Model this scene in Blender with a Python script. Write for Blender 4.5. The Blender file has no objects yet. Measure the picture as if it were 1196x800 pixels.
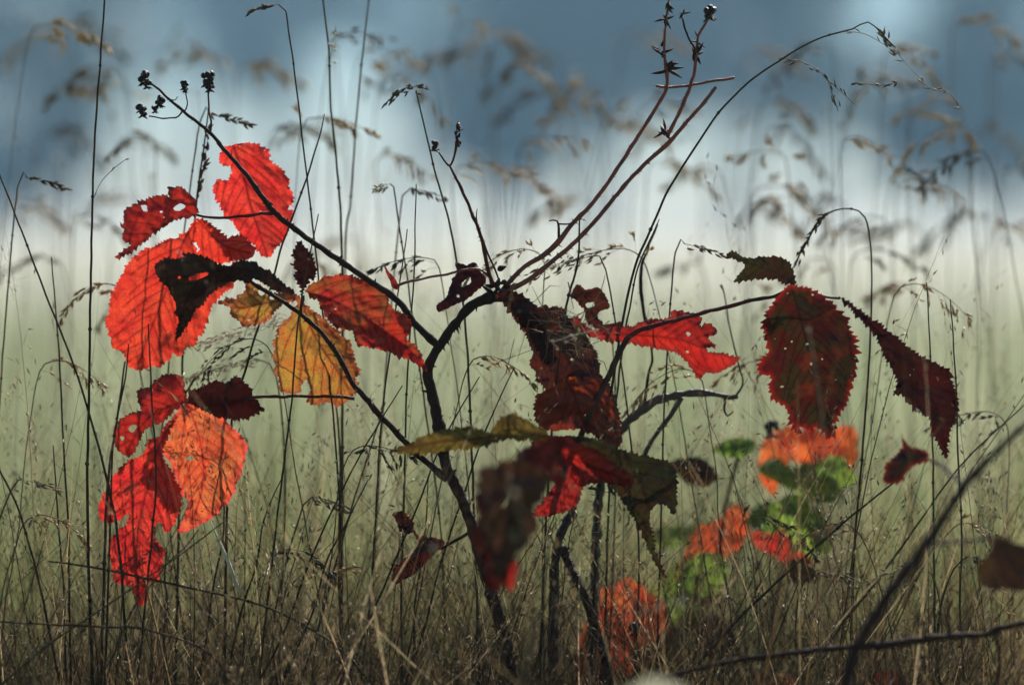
import bpy, math, random
import numpy as np
from mathutils import Vector, Matrix, noise
from mathutils.geometry import delaunay_2d_cdt
random.seed(7); rng = np.random.default_rng(7)
R = math.radians
scene = bpy.context.scene
COL = scene.collection

# ---------------------------------------------------------------- camera
CAMZ = 0.5; PITCH = R(2.15); FL = 120.0; FOC = 2.0
cam = bpy.data.cameras.new('camera'); cam.lens = FL; cam.sensor_width = 36.0
cam.clip_start = 0.05; cam.clip_end = 3000
cam.dof.use_dof = True; cam.dof.focus_distance = FOC; cam.dof.aperture_fstop = 3.0
cam.dof.aperture_blades = 0
cam_o = bpy.data.objects.new('camera', cam); COL.objects.link(cam_o)
cam_o.location = (0, 0, CAMZ); cam_o.rotation_euler = (math.pi/2 - PITCH, 0, 0)
scene.camera = cam_o
CF = Vector((0, math.cos(PITCH), -math.sin(PITCH))); CU = Vector((0, math.sin(PITCH), math.cos(PITCH)))
PX = 36.0/FL/1196.0                     # tangent per photo pixel

# ---------------------------------------------------------------- world, sun, exposure
SUN_EL = R(38); SUN_AZ = R(24)
world = bpy.data.worlds.new('World'); scene.world = world; world.use_nodes = True
wt = world.node_tree; bg = wt.nodes['Background']
sky = wt.nodes.new('ShaderNodeTexSky'); sky.sky_type = 'NISHITA'; sky.sun_disc = False
sky.sun_elevation = SUN_EL; sky.sun_rotation = SUN_AZ
sky.air_density = 1.3; sky.dust_density = 0.0; sky.ozone_density = 6.0
wt.links.new(sky.outputs[0], bg.inputs[0]); bg.inputs[1].default_value = 0.043; sky.altitude = 800
sl = bpy.data.lights.new('sun', 'SUN'); sl.energy = 5.0; sl.angle = R(0.5); sl.color = (1.0, 0.94, 0.84)
so = bpy.data.objects.new('sun', sl); COL.objects.link(so)
SD = Vector((math.sin(SUN_AZ)*math.cos(SUN_EL), math.cos(SUN_AZ)*math.cos(SUN_EL), math.sin(SUN_EL)))
so.rotation_euler = SD.to_track_quat('Z', 'Y').to_euler(); so.location = SD*20
vs = scene.view_settings; vs.view_transform = 'Standard'; vs.look = 'None'; vs.gamma = 1; vs.exposure = 0.85
vs.use_curve_mapping = False

# ---------------------------------------------------------------- helpers
def P(px, py, d=FOC):
    """photo pixel -> point at distance d along the camera axis"""
    x = (px-598.0)*PX*d; y = (400.0-py)*PX*d
    return Vector((0, 0, CAMZ)) + CF*d + Vector((1, 0, 0))*x + CU*y

class MB:
    def __init__(s): s.v = []; s.f = []
    def tube(s, pts, rad, n=6, cap=True):
        pts = [Vector(p) for p in pts]
        m = len(pts); b = len(s.v)
        t0 = (pts[1]-pts[0]).normalized()
        up = Vector((0, 1, 0)) if abs(t0.y) < .9 else Vector((1, 0, 0))
        u = t0.cross(up).normalized()
        for i, p in enumerate(pts):
            t = (pts[min(i+1, m-1)]-pts[max(i-1, 0)])
            if t.length < 1e-9: t = t0
            t = t.normalized(); u = (u - t*u.dot(t)).normalized(); w = t.cross(u)
            r = rad[i] if hasattr(rad, '__len__') else rad
            for k in range(n):
                a = 2*math.pi*k/n
                s.v.append(p + u*(r*math.cos(a)) + w*(r*math.sin(a)))
        for i in range(m-1):
            for k in range(n):
                a = b+i*n+k; c = b+i*n+(k+1) % n
                s.f.append((a, c, c+n, a+n))
        if cap:
            s.f.append(tuple(b+k for k in range(n-1, -1, -1))); s.f.append(tuple(b+(m-1)*n+k for k in range(n)))
    def spindle(s, p, d, ln, w, n=5):
        """seed / spikelet shape: widest one third up, pointed at both ends"""
        p = Vector(p); d = Vector(d).normalized()
        s.tube([p, p+d*ln*.15, p+d*ln*.4, p+d*ln*.75, p+d*ln], [w*.25, w*.8, w, w*.55, w*.06], n)
    def ball(s, c, r, seg=8, sq=(1, 1, 1)):
        c = Vector(c); b = len(s.v); rings = seg//2+1
        for i in range(rings):
            th = math.pi*(i+.35)/(rings-.3)
            for k in range(seg):
                a = 2*math.pi*k/seg
                s.v.append(c+Vector((r*sq[0]*math.sin(th)*math.cos(a), r*sq[1]*math.sin(th)*math.sin(a), r*sq[2]*math.cos(th))))
        for i in range(rings-1):
            for k in range(seg):
                a = b+i*seg+k; e = b+i*seg+(k+1) % seg
                s.f.append((a, a+seg, e+seg, e))
        s.f.append(tuple(b+k for k in range(seg))); s.f.append(tuple(b+(rings-1)*seg+k for k in range(seg-1, -1, -1)))
    def cone(s, p, d, ln, r, n=5):
        p = Vector(p); d = Vector(d).normalized()
        s.tube([p, p+d*ln*.5, p+d*ln+Vector((0, 0, -ln*.15))], [r, r*.4, r*.04], n)
    def build(s, name, mat, parent=None, origin=None, smooth=True):
        o = origin if origin is not None else (parent_origin(parent) if parent else Vector((0, 0, 0)))
        me = bpy.data.meshes.new(name)
        me.from_pydata([tuple(Vector(v)-o) for v in s.v], [], s.f)
        me.materials.append(mat)
        if smooth: me.polygons.foreach_set('use_smooth', [True]*len(me.polygons))
        ob = bpy.data.objects.new(name, me); COL.objects.link(ob)
        if parent: ob.parent = parent
        else: ob.location = o
        return ob
ORIG = {}
def parent_origin(p):
    while p.parent: p = p.parent
    return ORIG.get(p.name, Vector((0, 0, 0)))
def tag(o, label=None, cat=None, group=None, kind=None):
    if label: o['label'] = label
    if cat: o['category'] = cat
    if group: o['group'] = group
    if kind: o['kind'] = kind
    return o
def empty(name, loc):
    o = bpy.data.objects.new(name, None); COL.objects.link(o); o.location = loc; o.empty_display_size = .05
    ORIG[o.name] = Vector(loc); return o

def catmull(pts, step, closed=False):
    """pts: list of equal-length tuples; resampled roughly every `step` of the first two coordinates"""
    A = np.array(pts, float); n = len(A); out = []
    rngi = range(n) if closed else range(n-1)
    for i in rngi:
        if closed: p0, p1, p2, p3 = A[(i-1) % n], A[i], A[(i+1) % n], A[(i+2) % n]
        else: p0, p1, p2, p3 = A[max(i-1, 0)], A[i], A[i+1], A[min(i+2, n-1)]
        L = np.linalg.norm((p2-p1)[:3] if not closed else (p2-p1)[:2]); m = max(1, int(round(L/step)))
        for k in range(m):
            t = k/m
            out.append(.5*((2*p1)+(p2-p0)*t+(2*p0-5*p1+4*p2-p3)*t*t+(3*p1-p0-3*p2+p3)*t**3))
    if not closed: out.append(A[-1])
    return np.array(out)

# ---------------------------------------------------------------- materials
def new_mat(name):
    m = bpy.data.materials.new(name); m.use_nodes = True
    nt = m.node_tree; nt.nodes.clear(); out = nt.nodes.new('ShaderNodeOutputMaterial')
    return m, nt, out
def N(nt, t, **kw):
    n = nt.nodes.new(t)
    for k, v in kw.items(): setattr(n, k, v)
    return n
def mixc(nt, fac, a, b, blend='MIX'):
    n = nt.nodes.new('ShaderNodeMix'); n.data_type = 'RGBA'; n.blend_type = blend
    for sock, val in ((0, fac), (6, a), (7, b)):
        if isinstance(val, bpy.types.NodeSocket): nt.links.new(val, n.inputs[sock])
        elif sock == 0: n.inputs[0].default_value = val
        else: n.inputs[sock].default_value = (*val, 1)
    return n.outputs[2]
def ramp(nt, src, stops):
    r = nt.nodes.new('ShaderNodeValToRGB'); nt.links.new(src, r.inputs[0])
    e = r.color_ramp.elements
    while len(e) < len(stops): e.new(.5)
    for i, (p, c) in enumerate(stops):
        e[i].position = p; e[i].color = (*c, 1) if hasattr(c, '__len__') else (c, c, c, 1)
    return r.outputs[0]
def noise_n(nt, vec, scale, detail=4, rough=.6):
    n = nt.nodes.new('ShaderNodeTexNoise'); n.inputs['Scale'].default_value = scale
    n.inputs['Detail'].default_value = detail; n.inputs['Roughness'].default_value = rough
    if vec is not None: nt.links.new(vec, n.inputs['Vector'])
    return n.outputs[0]

def leaf_mat(name, c1, c2, vein, trans=.65, spot=(.05, .012, .006), spots=.5, seed=0., gloss=.03, edge=None, ember=None):
    """c1/c2: the leaf blade's two tints, in patches; vein colour; dark autumn spots"""
    m, nt, out = new_mat(name)
    at = N(nt, 'ShaderNodeAttribute', attribute_name='lc'); co = at.outputs['Vector']
    mp = N(nt, 'ShaderNodeMapping'); nt.links.new(co, mp.inputs[0]); mp.inputs['Location'].default_value = (seed*3.7, seed*1.3, seed)
    co = mp.outputs[0]
    n1 = noise_n(nt, co, .035, 4)
    f1 = ramp(nt, n1, [(.40, 0), (.60, 1)])
    col = mixc(nt, f1, c1, c2)
    n2 = noise_n(nt, co, .45, 5, .7)                      # mottled tissue
    sh = ramp(nt, n2, [(.3, .80), (.7, 1.08)])
    col = mixc(nt, 1.0, col, sh, 'MULTIPLY')
    vo = N(nt, 'ShaderNodeTexVoronoi', feature='DISTANCE_TO_EDGE'); vo.inputs['Scale'].default_value = .30
    nt.links.new(co, vo.inputs['Vector'])
    net = ramp(nt, vo.outputs['Distance'], [(0, .5), (.10, 0)])
    col = mixc(nt, net, col, vein)
    av = N(nt, 'ShaderNodeAttribute', attribute_name='vein')
    col = mixc(nt, av.outputs['Fac'], col, vein)
    n3 = noise_n(nt, co, .16, 5, .65)
    sp = ramp(nt, n3, [(.60, 0), (.68, spots)])
    col = mixc(nt, sp, col, spot)
    if ember is not None:
        ne = noise_n(nt, co, .03, 3, .55); col = mixc(nt, ramp(nt, ne, [(.55, 0), (.64, .85)]), col, ember)
    ae = N(nt, 'ShaderNodeAttribute', attribute_name='rim')
    if edge is not None:
        mm = N(nt, 'ShaderNodeMath', operation='MULTIPLY'); nt.links.new(ae.outputs['Fac'], mm.inputs[0]); nt.links.new(sh, mm.inputs[1])
        col = mixc(nt, mm.outputs[0], col, edge)
    bp = N(nt, 'ShaderNodeBump'); bp.inputs['Strength'].default_value = .5; bp.inputs['Distance'].default_value = .0006
    nt.links.new(n2, bp.inputs['Height'])
    d = N(nt, 'ShaderNodeBsdfDiffuse'); t = N(nt, 'ShaderNodeBsdfTranslucent'); g = N(nt, 'ShaderNodeBsdfGlossy')
    g.inputs['Roughness'].default_value = .38
    for s in (d, t): nt.links.new(col, s.inputs[0]); nt.links.new(bp.outputs[0], s.inputs['Normal'])
    nt.links.new(bp.outputs[0], g.inputs['Normal'])
    m1 = N(nt, 'ShaderNodeMixShader'); m1.inputs[0].default_value = trans*.75
    nt.links.new(d.outputs[0], m1.inputs[1]); nt.links.new(t.outputs[0], m1.inputs[2])
    m2 = N(nt, 'ShaderNodeMixShader'); m2.inputs[0].default_value = gloss*.7
    nt.links.new(m1.outputs[0], m2.inputs[1]); nt.links.new(g.outputs[0], m2.inputs[2])
    nt.links.new(m2.outputs[0], out.inputs[0]); return m

def stem_mat(name, c1, c2, rough=.4, scale=90, spec=.5):
    m, nt, out = new_mat(name)
    tc = N(nt, 'ShaderNodeTexCoord')
    n1 = noise_n(nt, tc.outputs['Object'], scale, 5, .65)
    col = mixc(nt, ramp(nt, n1, [(.35, 0), (.65, 1)]), c1, c2)
    p = N(nt, 'ShaderNodeBsdfPrincipled'); nt.links.new(col, p.inputs['Base Color'])
    p.inputs['Roughness'].default_value = rough; p.inputs['Specular IOR Level'].default_value = spec
    bp = N(nt, 'ShaderNodeBump'); bp.inputs['Strength'].default_value = .9; bp.inputs['Distance'].default_value = .0012
    nt.links.new(noise_n(nt, tc.outputs['Object'], scale*9, 4), bp.inputs['Height']); nt.links.new(bp.outputs[0], p.inputs['Normal'])
    nt.links.new(p.outputs[0], out.inputs[0]); return m

def grass_mat(name, stops, trans=.35, rough=.45, gloss=.08):
    m, nt, out = new_mat(name)
    a = N(nt, 'ShaderNodeAttribute', attribute_name='tint')
    col = ramp(nt, a.outputs['Fac'], stops)
    d = N(nt, 'ShaderNodeBsdfDiffuse'); t = N(nt, 'ShaderNodeBsdfTranslucent'); g = N(nt, 'ShaderNodeBsdfGlossy')
    g.inputs['Roughness'].default_value = rough
    nt.links.new(col, d.inputs[0]); nt.links.new(col, t.inputs[0])
    m1 = N(nt, 'ShaderNodeMixShader'); m1.inputs[0].default_value = trans
    nt.links.new(d.outputs[0], m1.inputs[1]); nt.links.new(t.outputs[0], m1.inputs[2])
    m2 = N(nt, 'ShaderNodeMixShader'); m2.inputs[0].default_value = gloss
    nt.links.new(m1.outputs[0], m2.inputs[1]); nt.links.new(g.outputs[0], m2.inputs[2])
    nt.links.new(m2.outputs[0], out.inputs[0]); return m

M = {}
M['bark'] = stem_mat('bark', (.022, .010, .008), (.050, .022, .015), .65, spec=.08)
M['redcane'] = stem_mat('red cane skin', (.26, .045, .030), (.10, .024, .018), .38, spec=.5)
M['oldcane'] = stem_mat('grey brown cane skin', (.06, .045, .040), (.12, .095, .09), .5, spec=.25)
M['cane'] = stem_mat('brown cane skin', (.035, .016, .012), (.07, .03, .022), .45, spec=.2)
M['petiole'] = stem_mat('red petiole skin', (.13, .018, .014), (.06, .012, .01), .45, spec=.15)
M['berry'] = stem_mat('black berry skin', (.010, .004, .006), (.018, .006, .009), .3, spec=.3)
M['redberry'] = stem_mat('red berry skin', (.20, .015, .015), (.09, .01, .012), .3, spec=.4)
M['sepal'] = stem_mat('dry sepal', (.022, .014, .010), (.045, .030, .020), .6, spec=.1)
M['straw'] = stem_mat('dry straw stalk', (.10, .065, .035), (.17, .12, .07), .65, spec=.08)
M['darkstraw'] = stem_mat('dark grass stalk', (.030, .022, .012), (.065, .045, .022), .65, spec=.08)
M['greenstalk'] = stem_mat('green grass stalk', (.055, .055, .022), (.09, .08, .035), .65, spec=.08)
M['purplestalk'] = stem_mat('purplish grass stalk', (.055, .028, .022), (.09, .05, .035), .65, spec=.08)
M['seed'] = stem_mat('dry grass seed', (.17, .12, .065), (.27, .20, .12), .6, spec=.1)
M['darkseed'] = stem_mat('brown grass seed', (.055, .036, .022), (.11, .075, .045), .6, spec=.1)
M['fluff'] = stem_mat('pale seed fluff', (.45, .40, .30), (.60, .55, .45), .5)

# ---------------------------------------------------------------- ground, haze, trees
def ground():
    m, nt, out = new_mat('meadow ground')
    tc = N(nt, 'ShaderNodeTexCoord'); ob = tc.outputs['Object']
    n1 = noise_n(nt, ob, .35, 6, .65); n2 = noise_n(nt, ob, 9, 5, .7)
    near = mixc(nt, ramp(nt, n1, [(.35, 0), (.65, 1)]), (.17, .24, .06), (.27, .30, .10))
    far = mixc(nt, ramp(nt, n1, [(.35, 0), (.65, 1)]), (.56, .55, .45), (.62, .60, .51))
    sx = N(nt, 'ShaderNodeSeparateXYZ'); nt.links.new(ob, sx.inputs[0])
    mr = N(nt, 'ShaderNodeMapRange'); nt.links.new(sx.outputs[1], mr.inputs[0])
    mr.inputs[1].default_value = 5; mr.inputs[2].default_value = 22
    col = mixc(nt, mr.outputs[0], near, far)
    col = mixc(nt, .6, col, ramp(nt, n2, [(.3, .55), (.7, 1.3)]), 'MULTIPLY')
    p = N(nt, 'ShaderNodeBsdfPrincipled'); nt.links.new(col, p.inputs['Base Color']); p.inputs['Roughness'].default_value = .9
    p.inputs['Specular IOR Level'].default_value = .1
    nt.links.new(p.outputs[0], out.inputs[0])
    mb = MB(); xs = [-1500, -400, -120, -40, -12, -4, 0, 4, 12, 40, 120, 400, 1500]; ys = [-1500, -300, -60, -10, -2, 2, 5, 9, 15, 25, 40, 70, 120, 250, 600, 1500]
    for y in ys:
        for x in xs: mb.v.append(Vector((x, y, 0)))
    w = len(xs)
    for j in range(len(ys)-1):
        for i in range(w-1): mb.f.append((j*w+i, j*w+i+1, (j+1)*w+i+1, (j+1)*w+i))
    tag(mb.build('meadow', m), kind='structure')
ground()

HAZE = 0.0027
def haze():
    m, nt, out = new_mat('morning haze')
    v = N(nt, 'ShaderNodeVolumePrincipled'); v.inputs['Color'].default_value = (.38, .69, 1.0, 1)
    v.inputs['Density'].default_value = HAZE; v.inputs['Anisotropy'].default_value = .35
    nt.links.new(v.outputs[0], out.inputs['Volume'])
    mb = MB(); x, y0, y1, z0, z1 = 75, -6, 165, -1, 24
    for X in (-x, x):
        for Y in (y0, y1):
            for Z in (z0, z1): mb.v.append(Vector((X, Y, Z)))
    mb.f = [(0, 1, 3, 2), (4, 6, 7, 5), (0, 4, 5, 1), (2, 3, 7, 6), (0, 2, 6, 4), (1, 5, 7, 3)]
    tag(mb.build('haze', m, smooth=False), 'thin bluish haze over the meadow and the far trees', 'haze', kind='stuff')
haze()

def leaf_cloud(n, size, fn):
    """n small random quads centred at fn(); returns arrays"""
    c = np.array([fn() for _ in range(n)]); a = rng.normal(size=(n, 3)); a /= np.linalg.norm(a, axis=1)[:, None]
    b = rng.normal(size=(n, 3)); b -= a*(a*b).sum(1)[:, None]; b /= np.linalg.norm(b, axis=1)[:, None]
    s = (size*rng.uniform(.5, 1.3, n))[:, None]
    return np.stack([c-a*s, c-b*s*.6, c+a*s, c+b*s*.6], 1).reshape(-1, 3)
tree_leaf = grass_mat('tree foliage', [(0, (.035, .05, .03)), (.5, (.05, .075, .035)), (1, (.09, .10, .045))], .3)
def tree(px, depth, h, w, base, label, trunk_r=.22, n=8500, nclump=46):
    n = n if depth < 99 else int(n*.33)
    b = P(px, 250, depth); loc = Vector((b.x, b.y, 0)); root = empty('tree', loc)
    tag(root, label, 'tree', 'trees along the far meadow edge')
    mb = MB(); lean = Vector((random.uniform(-.5, .5), random.uniform(-.5, .5), 0))
    path = [loc+lean*(t*t)+Vector((0, 0, h*.8*t)) for t in (0, .15, .3, .5, .7, 1)]
    mb.tube(path, [trunk_r*1.3, trunk_r, trunk_r*.85, trunk_r*.6, trunk_r*.4, trunk_r*.1], 7)
    clumps = []
    for i in range(nclump):
        z = base + (h-base)*random.random()**.9; f = (z-base)/(h-base)
        rr = w*.5*math.sin(math.pi*min(1, .18+f*.8))**.6*math.sqrt(random.random()); a = random.uniform(0, 2*math.pi)
        clumps.append((loc+Vector((rr*math.cos(a), rr*math.sin(a), z)), random.uniform(.09, .2)*w))
    for c, r in clumps[::2]:
        z = max(base*.7, c.z-.35*w*.5); s = loc+lean*((z/h)**2)+Vector((0, 0, min(z, h*.75)))
        mb.tube([s, (s+c)/2+Vector((0, 0, -.1*w*.3)), c], [trunk_r*.3, trunk_r*.18, .02], 4)
    mb.build('trunk', M['bark'], root)
    def f():
        c, r = random.choice(clumps); d = Vector((random.gauss(0, 1), random.gauss(0, 1), random.gauss(0, .8)))
        return tuple(c+d*(r*.55)-loc)
    V = leaf_cloud(n, .16*w/4, f); k = len(V)
    me = bpy.data.meshes.new('crown'); me.from_pydata(V.tolist(), [], [tuple(range(i, i+4)) for i in range(0, k, 4)])
    at = me.attributes.new('tint', 'FLOAT', 'POINT'); at.data.foreach_set('value', np.repeat(rng.random(k//4), 4))
    me.materials.append(tree_leaf); o = bpy.data.objects.new('crown', me); COL.objects.link(o); o.parent = root
for px, d, h, w, base, lab in [
    (-30, 78, 11, 6.5, 1.2, 'blurred dark tree at the far left meadow edge, its crown hanging low'),
    (90, 100, 12, 5, 3.6, 'pale hazy tree second from the left, high above the seed heads'),
    (235, 130, 15, 9, 6.0, 'faint hazy tree above the two berry twigs, barely darker than the sky'),
    (330, 92, 12, 5, 4.0, 'hazy tree high over the upper red leaf at left'),
    (600, 78, 5.5, 4.0, 1.6, 'dark blurred tree between the bud stem and the forked canes, crown low to the grass'),
    (700, 84, 12, 6.5, 3.0, 'slate dark tree behind the forked red canes'),
    (860, 80, 12, 6.5, 3.1, 'broad dark tree right of the cane tips'),
    (960, 110, 13, 5, 4.4, 'tree behind the arching grass panicle, crown high'),
    (1190, 74, 13, 7.0, 1.5, 'darkest tree at the far right edge of the meadow'),
    (480, 120, 15, 7, 4.9, 'pale tree in the middle distance above the tall green stalk'),
    (1100, 125, 14, 5, 3.5, 'faint slim tree just left of the darkest right hand tree')]:
    tree(px, d, h, w, base, lab)

# ---------------------------------------------------------------- grass masses (stuff)
def ribbons(n, dfun, hfun, wfun, lean, xw=1.15, seg=6, bias=None):
    d = dfun(n); x = rng.uniform(-1, 1, n)*.15*d*xw; y = d
    h = hfun(n); w = wfun(n); az = rng.uniform(0, 2*np.pi, n); L = np.minimum(np.abs(rng.normal(0, lean, n)), 1.2)*h
    if bias is not None: az = rng.normal(bias, .35, n); L = np.abs(rng.normal(lean, lean*.35, n))*h
    bend = rng.normal(0, min(lean, .3)*.8, n)*h; az2 = rng.uniform(0, 2*np.pi, n)
    t = np.linspace(0, 1, seg+1)[None, :]
    cx = x[:, None]+np.cos(az)[:, None]*L[:, None]*t+np.cos(az2)[:, None]*bend[:, None]*t**3
    cy = y[:, None]+np.sin(az)[:, None]*L[:, None]*t*.6+np.sin(az2)[:, None]*bend[:, None]*t**3*.6
    cz = h[:, None]*(t-.12*t**3*rng.random(n)[:, None])
    fa = rng.uniform(0, np.pi, n); ww = w[:, None]*(1-t**2.2*.93)*.5
    ox = np.cos(fa)[:, None]*ww; oy = np.sin(fa)[:, None]*ww
    A = np.stack([cx-ox, cy-oy, cz], -1); B = np.stack([cx+ox, cy+oy, cz], -1)
    V = np.stack([A, B], 2).reshape(-1, 3)
    base = (np.arange(n)*(seg+1)*2)[:, None]+np.arange(seg)[None, :]*2
    F = np.stack([base, base+1, base+3, base+2], -1).reshape(-1, 4)
    tint = np.repeat(rng.random(n), (seg+1)*2)
    return V, F, tint, (cx, cy, cz)
def heads(paths, idx, count, ln, w, spread):
    """octahedral spikelets round the top of the given stalks"""
    cx, cy, cz = paths; Vs = []; Ti = []
    for i in idx:
        k = int(count*random.uniform(.6, 1.3)); tt = random.random()
        for j in range(k):
            f = random.uniform(.62, 1.0)*(cx.shape[1]-1); a = int(min(f, cx.shape[1]-2)); u = f-a
            p = np.array([cx[i, a]*(1-u)+cx[i, a+1]*u, cy[i, a]*(1-u)+cy[i, a+1]*u, cz[i, a]*(1-u)+cz[i, a+1]*u])
            p0 = p.copy(); p = p+rng.normal(0, spread, 3)
            d = np.array([cx[i, -1]-cx[i, -3], cy[i, -1]-cy[i, -3], cz[i, -1]-cz[i, -3]]); d /= np.linalg.norm(d)
            d = d+rng.normal(0, .45, 3); d /= np.linalg.norm(d)
            s = np.cross(d, rng.normal(size=3)); s /= np.linalg.norm(s); q = np.cross(d, s)
            l = ln*random.uniform(.6, 1.3); ww = w*random.uniform(.7, 1.2); m = p+d*l*.4
            Vs.append([p, m+s*ww, m+q*ww, m-s*ww, m-q*ww, p+d*l]); Ti.append(tt)
            if spread > .002:
                r0 = p0-np.array([0, 0, spread*1.2]); mm = (p+r0)/2+rng.normal(0, spread*.15, 3); hw_ = ww*.42
                Vs.append([r0, mm+s*hw_, mm+q*hw_, mm-s*hw_, mm-q*hw_, p]); Ti.append(tt)
    V = np.array(Vs).reshape(-1, 3); n = len(Vs)
    T = np.array([(0, 2, 1), (0, 3, 2), (0, 4, 3), (0, 1, 4), (5, 1, 2), (5, 2, 3), (5, 3, 4), (5, 4, 1)])
    F = (np.arange(n)*6)[:, None, None]+T[None]
    return V, F.reshape(-1, 3), np.repeat(np.array(Ti), 6)
def np_mesh(name, V, Fs, tint, mats, midx=None):
    me = bpy.data.meshes.new(name)
    loops = np.concatenate([f.reshape(-1) for f in Fs]); sizes = np.concatenate([np.full(len(f), f.shape[1]) for f in Fs])
    starts = np.concatenate([[0], np.cumsum(sizes)[:-1]])
    me.vertices.add(len(V)); me.vertices.foreach_set('co', V.astype(np.float32).ravel())
    me.loops.add(len(loops)); me.loops.foreach_set('vertex_index', loops.astype(np.int32))
    me.polygons.add(len(sizes)); me.polygons.foreach_set('loop_start', starts.astype(np.int32)); me.polygons.foreach_set('loop_total', sizes.astype(np.int32))
    for m in mats: me.materials.append(m)
    if midx is not None: me.polygons.foreach_set('material_index', midx.astype(np.int32))
    me.update(calc_edges=True)
    at = me.attributes.new('tint', 'FLOAT', 'POINT'); at.data.foreach_set('value', tint.astype(np.float32))
    o = bpy.data.objects.new(name, me); COL.objects.link(o); return o
def grass_mass(name, label, n, dfun, hfun, wfun, lean, mat, hmat, hfrac, hc, hl, hw, hs, xw=1.15, seg=6, bias=None):
    V, F, T, paths = ribbons(n, dfun, hfun, wfun, lean, xw, seg, bias)
    idx = rng.choice(n, int(n*hfrac), replace=False)
    if len(idx):
        V2, F2, T2 = heads(paths, idx, hc, hl, hw, hs); F2 = F2+len(V)
        V = np.concatenate([V, V2]); T = np.concatenate([T, T2]); Fs = [F, F2]
        mi = np.concatenate([np.zeros(len(F)), np.ones(len(F2))])
    else: Fs = [F]; mi = np.zeros(len(F))
    o = np_mesh(name, V, Fs, T, [mat, hmat], mi); tag(o, label, 'grass', kind='stuff'); return o
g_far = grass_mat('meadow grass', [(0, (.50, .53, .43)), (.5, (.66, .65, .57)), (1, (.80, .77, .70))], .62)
g_mid = grass_mat('mid grass', [(0, (.09, .14, .03)), (.5, (.20, .23, .07)), (1, (.46, .38, .20))], .6)
g_near = grass_mat('dry near grass', [(0, (.022, .018, .009)), (.45, (.045, .030, .015)), (.85, (.08, .055, .028)), (1, (.20, .15, .09))], .18, .4, .012)
g_wisp = grass_mat('backlit straw', [(0, (.09, .055, .024)), (.5, (.24, .15, .07)), (.85, (.46, .33, .18)), (1, (.62, .48, .30))], .6, .45, .015)
h_wisp = grass_mat('backlit seed husk', [(0, (.06, .04, .022)), (.5, (.22, .15, .075)), (1, (.75, .62, .42))], .6, .25, .04)  # palest end of the ramp paints sun glints into the husks
g_low = grass_mat('tangled dead grass', [(0, (.020, .013, .007)), (.6, (.050, .030, .015)), (.90, (.12, .068, .034)), (1, (.30, .20, .10))], .18, .4, .010)
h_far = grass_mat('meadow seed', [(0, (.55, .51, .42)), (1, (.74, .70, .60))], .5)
h_near = grass_mat('near seed', [(0, (.04, .026, .015)), (.75, (.08, .055, .03)), (1, (.26, .20, .13))], .35, .4, .015)
U = lambda a, b: (lambda n: rng.uniform(a, b, n))
def near_h(n): return np.clip(rng.normal(.325, .065, n), .08, .56)
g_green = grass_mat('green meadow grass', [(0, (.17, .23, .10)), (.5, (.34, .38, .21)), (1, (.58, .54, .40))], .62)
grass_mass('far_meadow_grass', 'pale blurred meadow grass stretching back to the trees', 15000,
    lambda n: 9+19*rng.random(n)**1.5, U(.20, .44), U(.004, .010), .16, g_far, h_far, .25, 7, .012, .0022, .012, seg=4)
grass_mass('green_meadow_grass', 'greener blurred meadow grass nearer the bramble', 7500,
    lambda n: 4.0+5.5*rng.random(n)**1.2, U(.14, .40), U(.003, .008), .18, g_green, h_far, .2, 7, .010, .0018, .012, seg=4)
grass_mass('mid_grass', 'soft green grass standing behind the bramble', 2200,
    lambda n: 2.6+1.6*rng.random(n), U(.12, .36), U(.0014, .0032), .2, g_mid, h_far, .12, 9, .006, .0008, .006, seg=6)
grass_mass('tall_grass', 'thin dark grass stems standing among the bramble leaves', 900,
    lambda n: 1.94+.30*rng.random(n)**1.2, near_h, U(.0006, .0015), .30, g_near, h_wisp, .30, 20, .0048, .00050, .0042, seg=10)
grass_mass('leaning_grass', 'thin dark grass stems all leaning to the right', 720,
    lambda n: 1.95+.22*rng.random(n), lambda n: np.clip(rng.normal(.33, .06, n), .1, .5), U(.0006, .0015), .42, g_near, h_wisp, .15, 18, .0046, .0005, .004, xw=1.7, seg=9, bias=0.0)
grass_mass('bent_grass', 'thin grass stems leaning to the left', 400,
    lambda n: 1.95+.25*rng.random(n), lambda n: np.clip(rng.normal(.30, .06, n), .1, .45), U(.0006, .0013), .5, g_near, h_wisp, .15, 18, .0046, .0005, .004, xw=1.7, seg=9, bias=math.pi)
grass_mass('wispy_grass', 'hair thin backlit straw arching through the whole picture', 850,
    lambda n: 1.92+.5*rng.random(n)**1.2, lambda n: np.clip(rng.normal(.36, .08, n), .15, .60), U(.0004, .0009), .50, g_wisp, h_wisp, .45, 22, .0048, .0005, .0055, seg=12)
grass_mass('dry_tangle', 'brown and tan straw bent over in all directions low down', 3400,
    lambda n: 1.93+.35*rng.random(n), lambda n: np.clip(rng.normal(.245, .05, n), .05, .40), U(.0004, .0011), .9, g_wisp, h_wisp, .10, 14, .0045, .0005, .005, seg=9, xw=1.3)
grass_mass('dead_grass', 'tangle of brown dead grass along the bottom', 8000,
    lambda n: 1.9+.4*rng.random(n), lambda n: np.clip(rng.normal(.245, .045, n), .05, .38), U(.0005, .0013), .65, g_low, h_near, .15, 16, .0036, .0005, .0075, seg=9)

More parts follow.
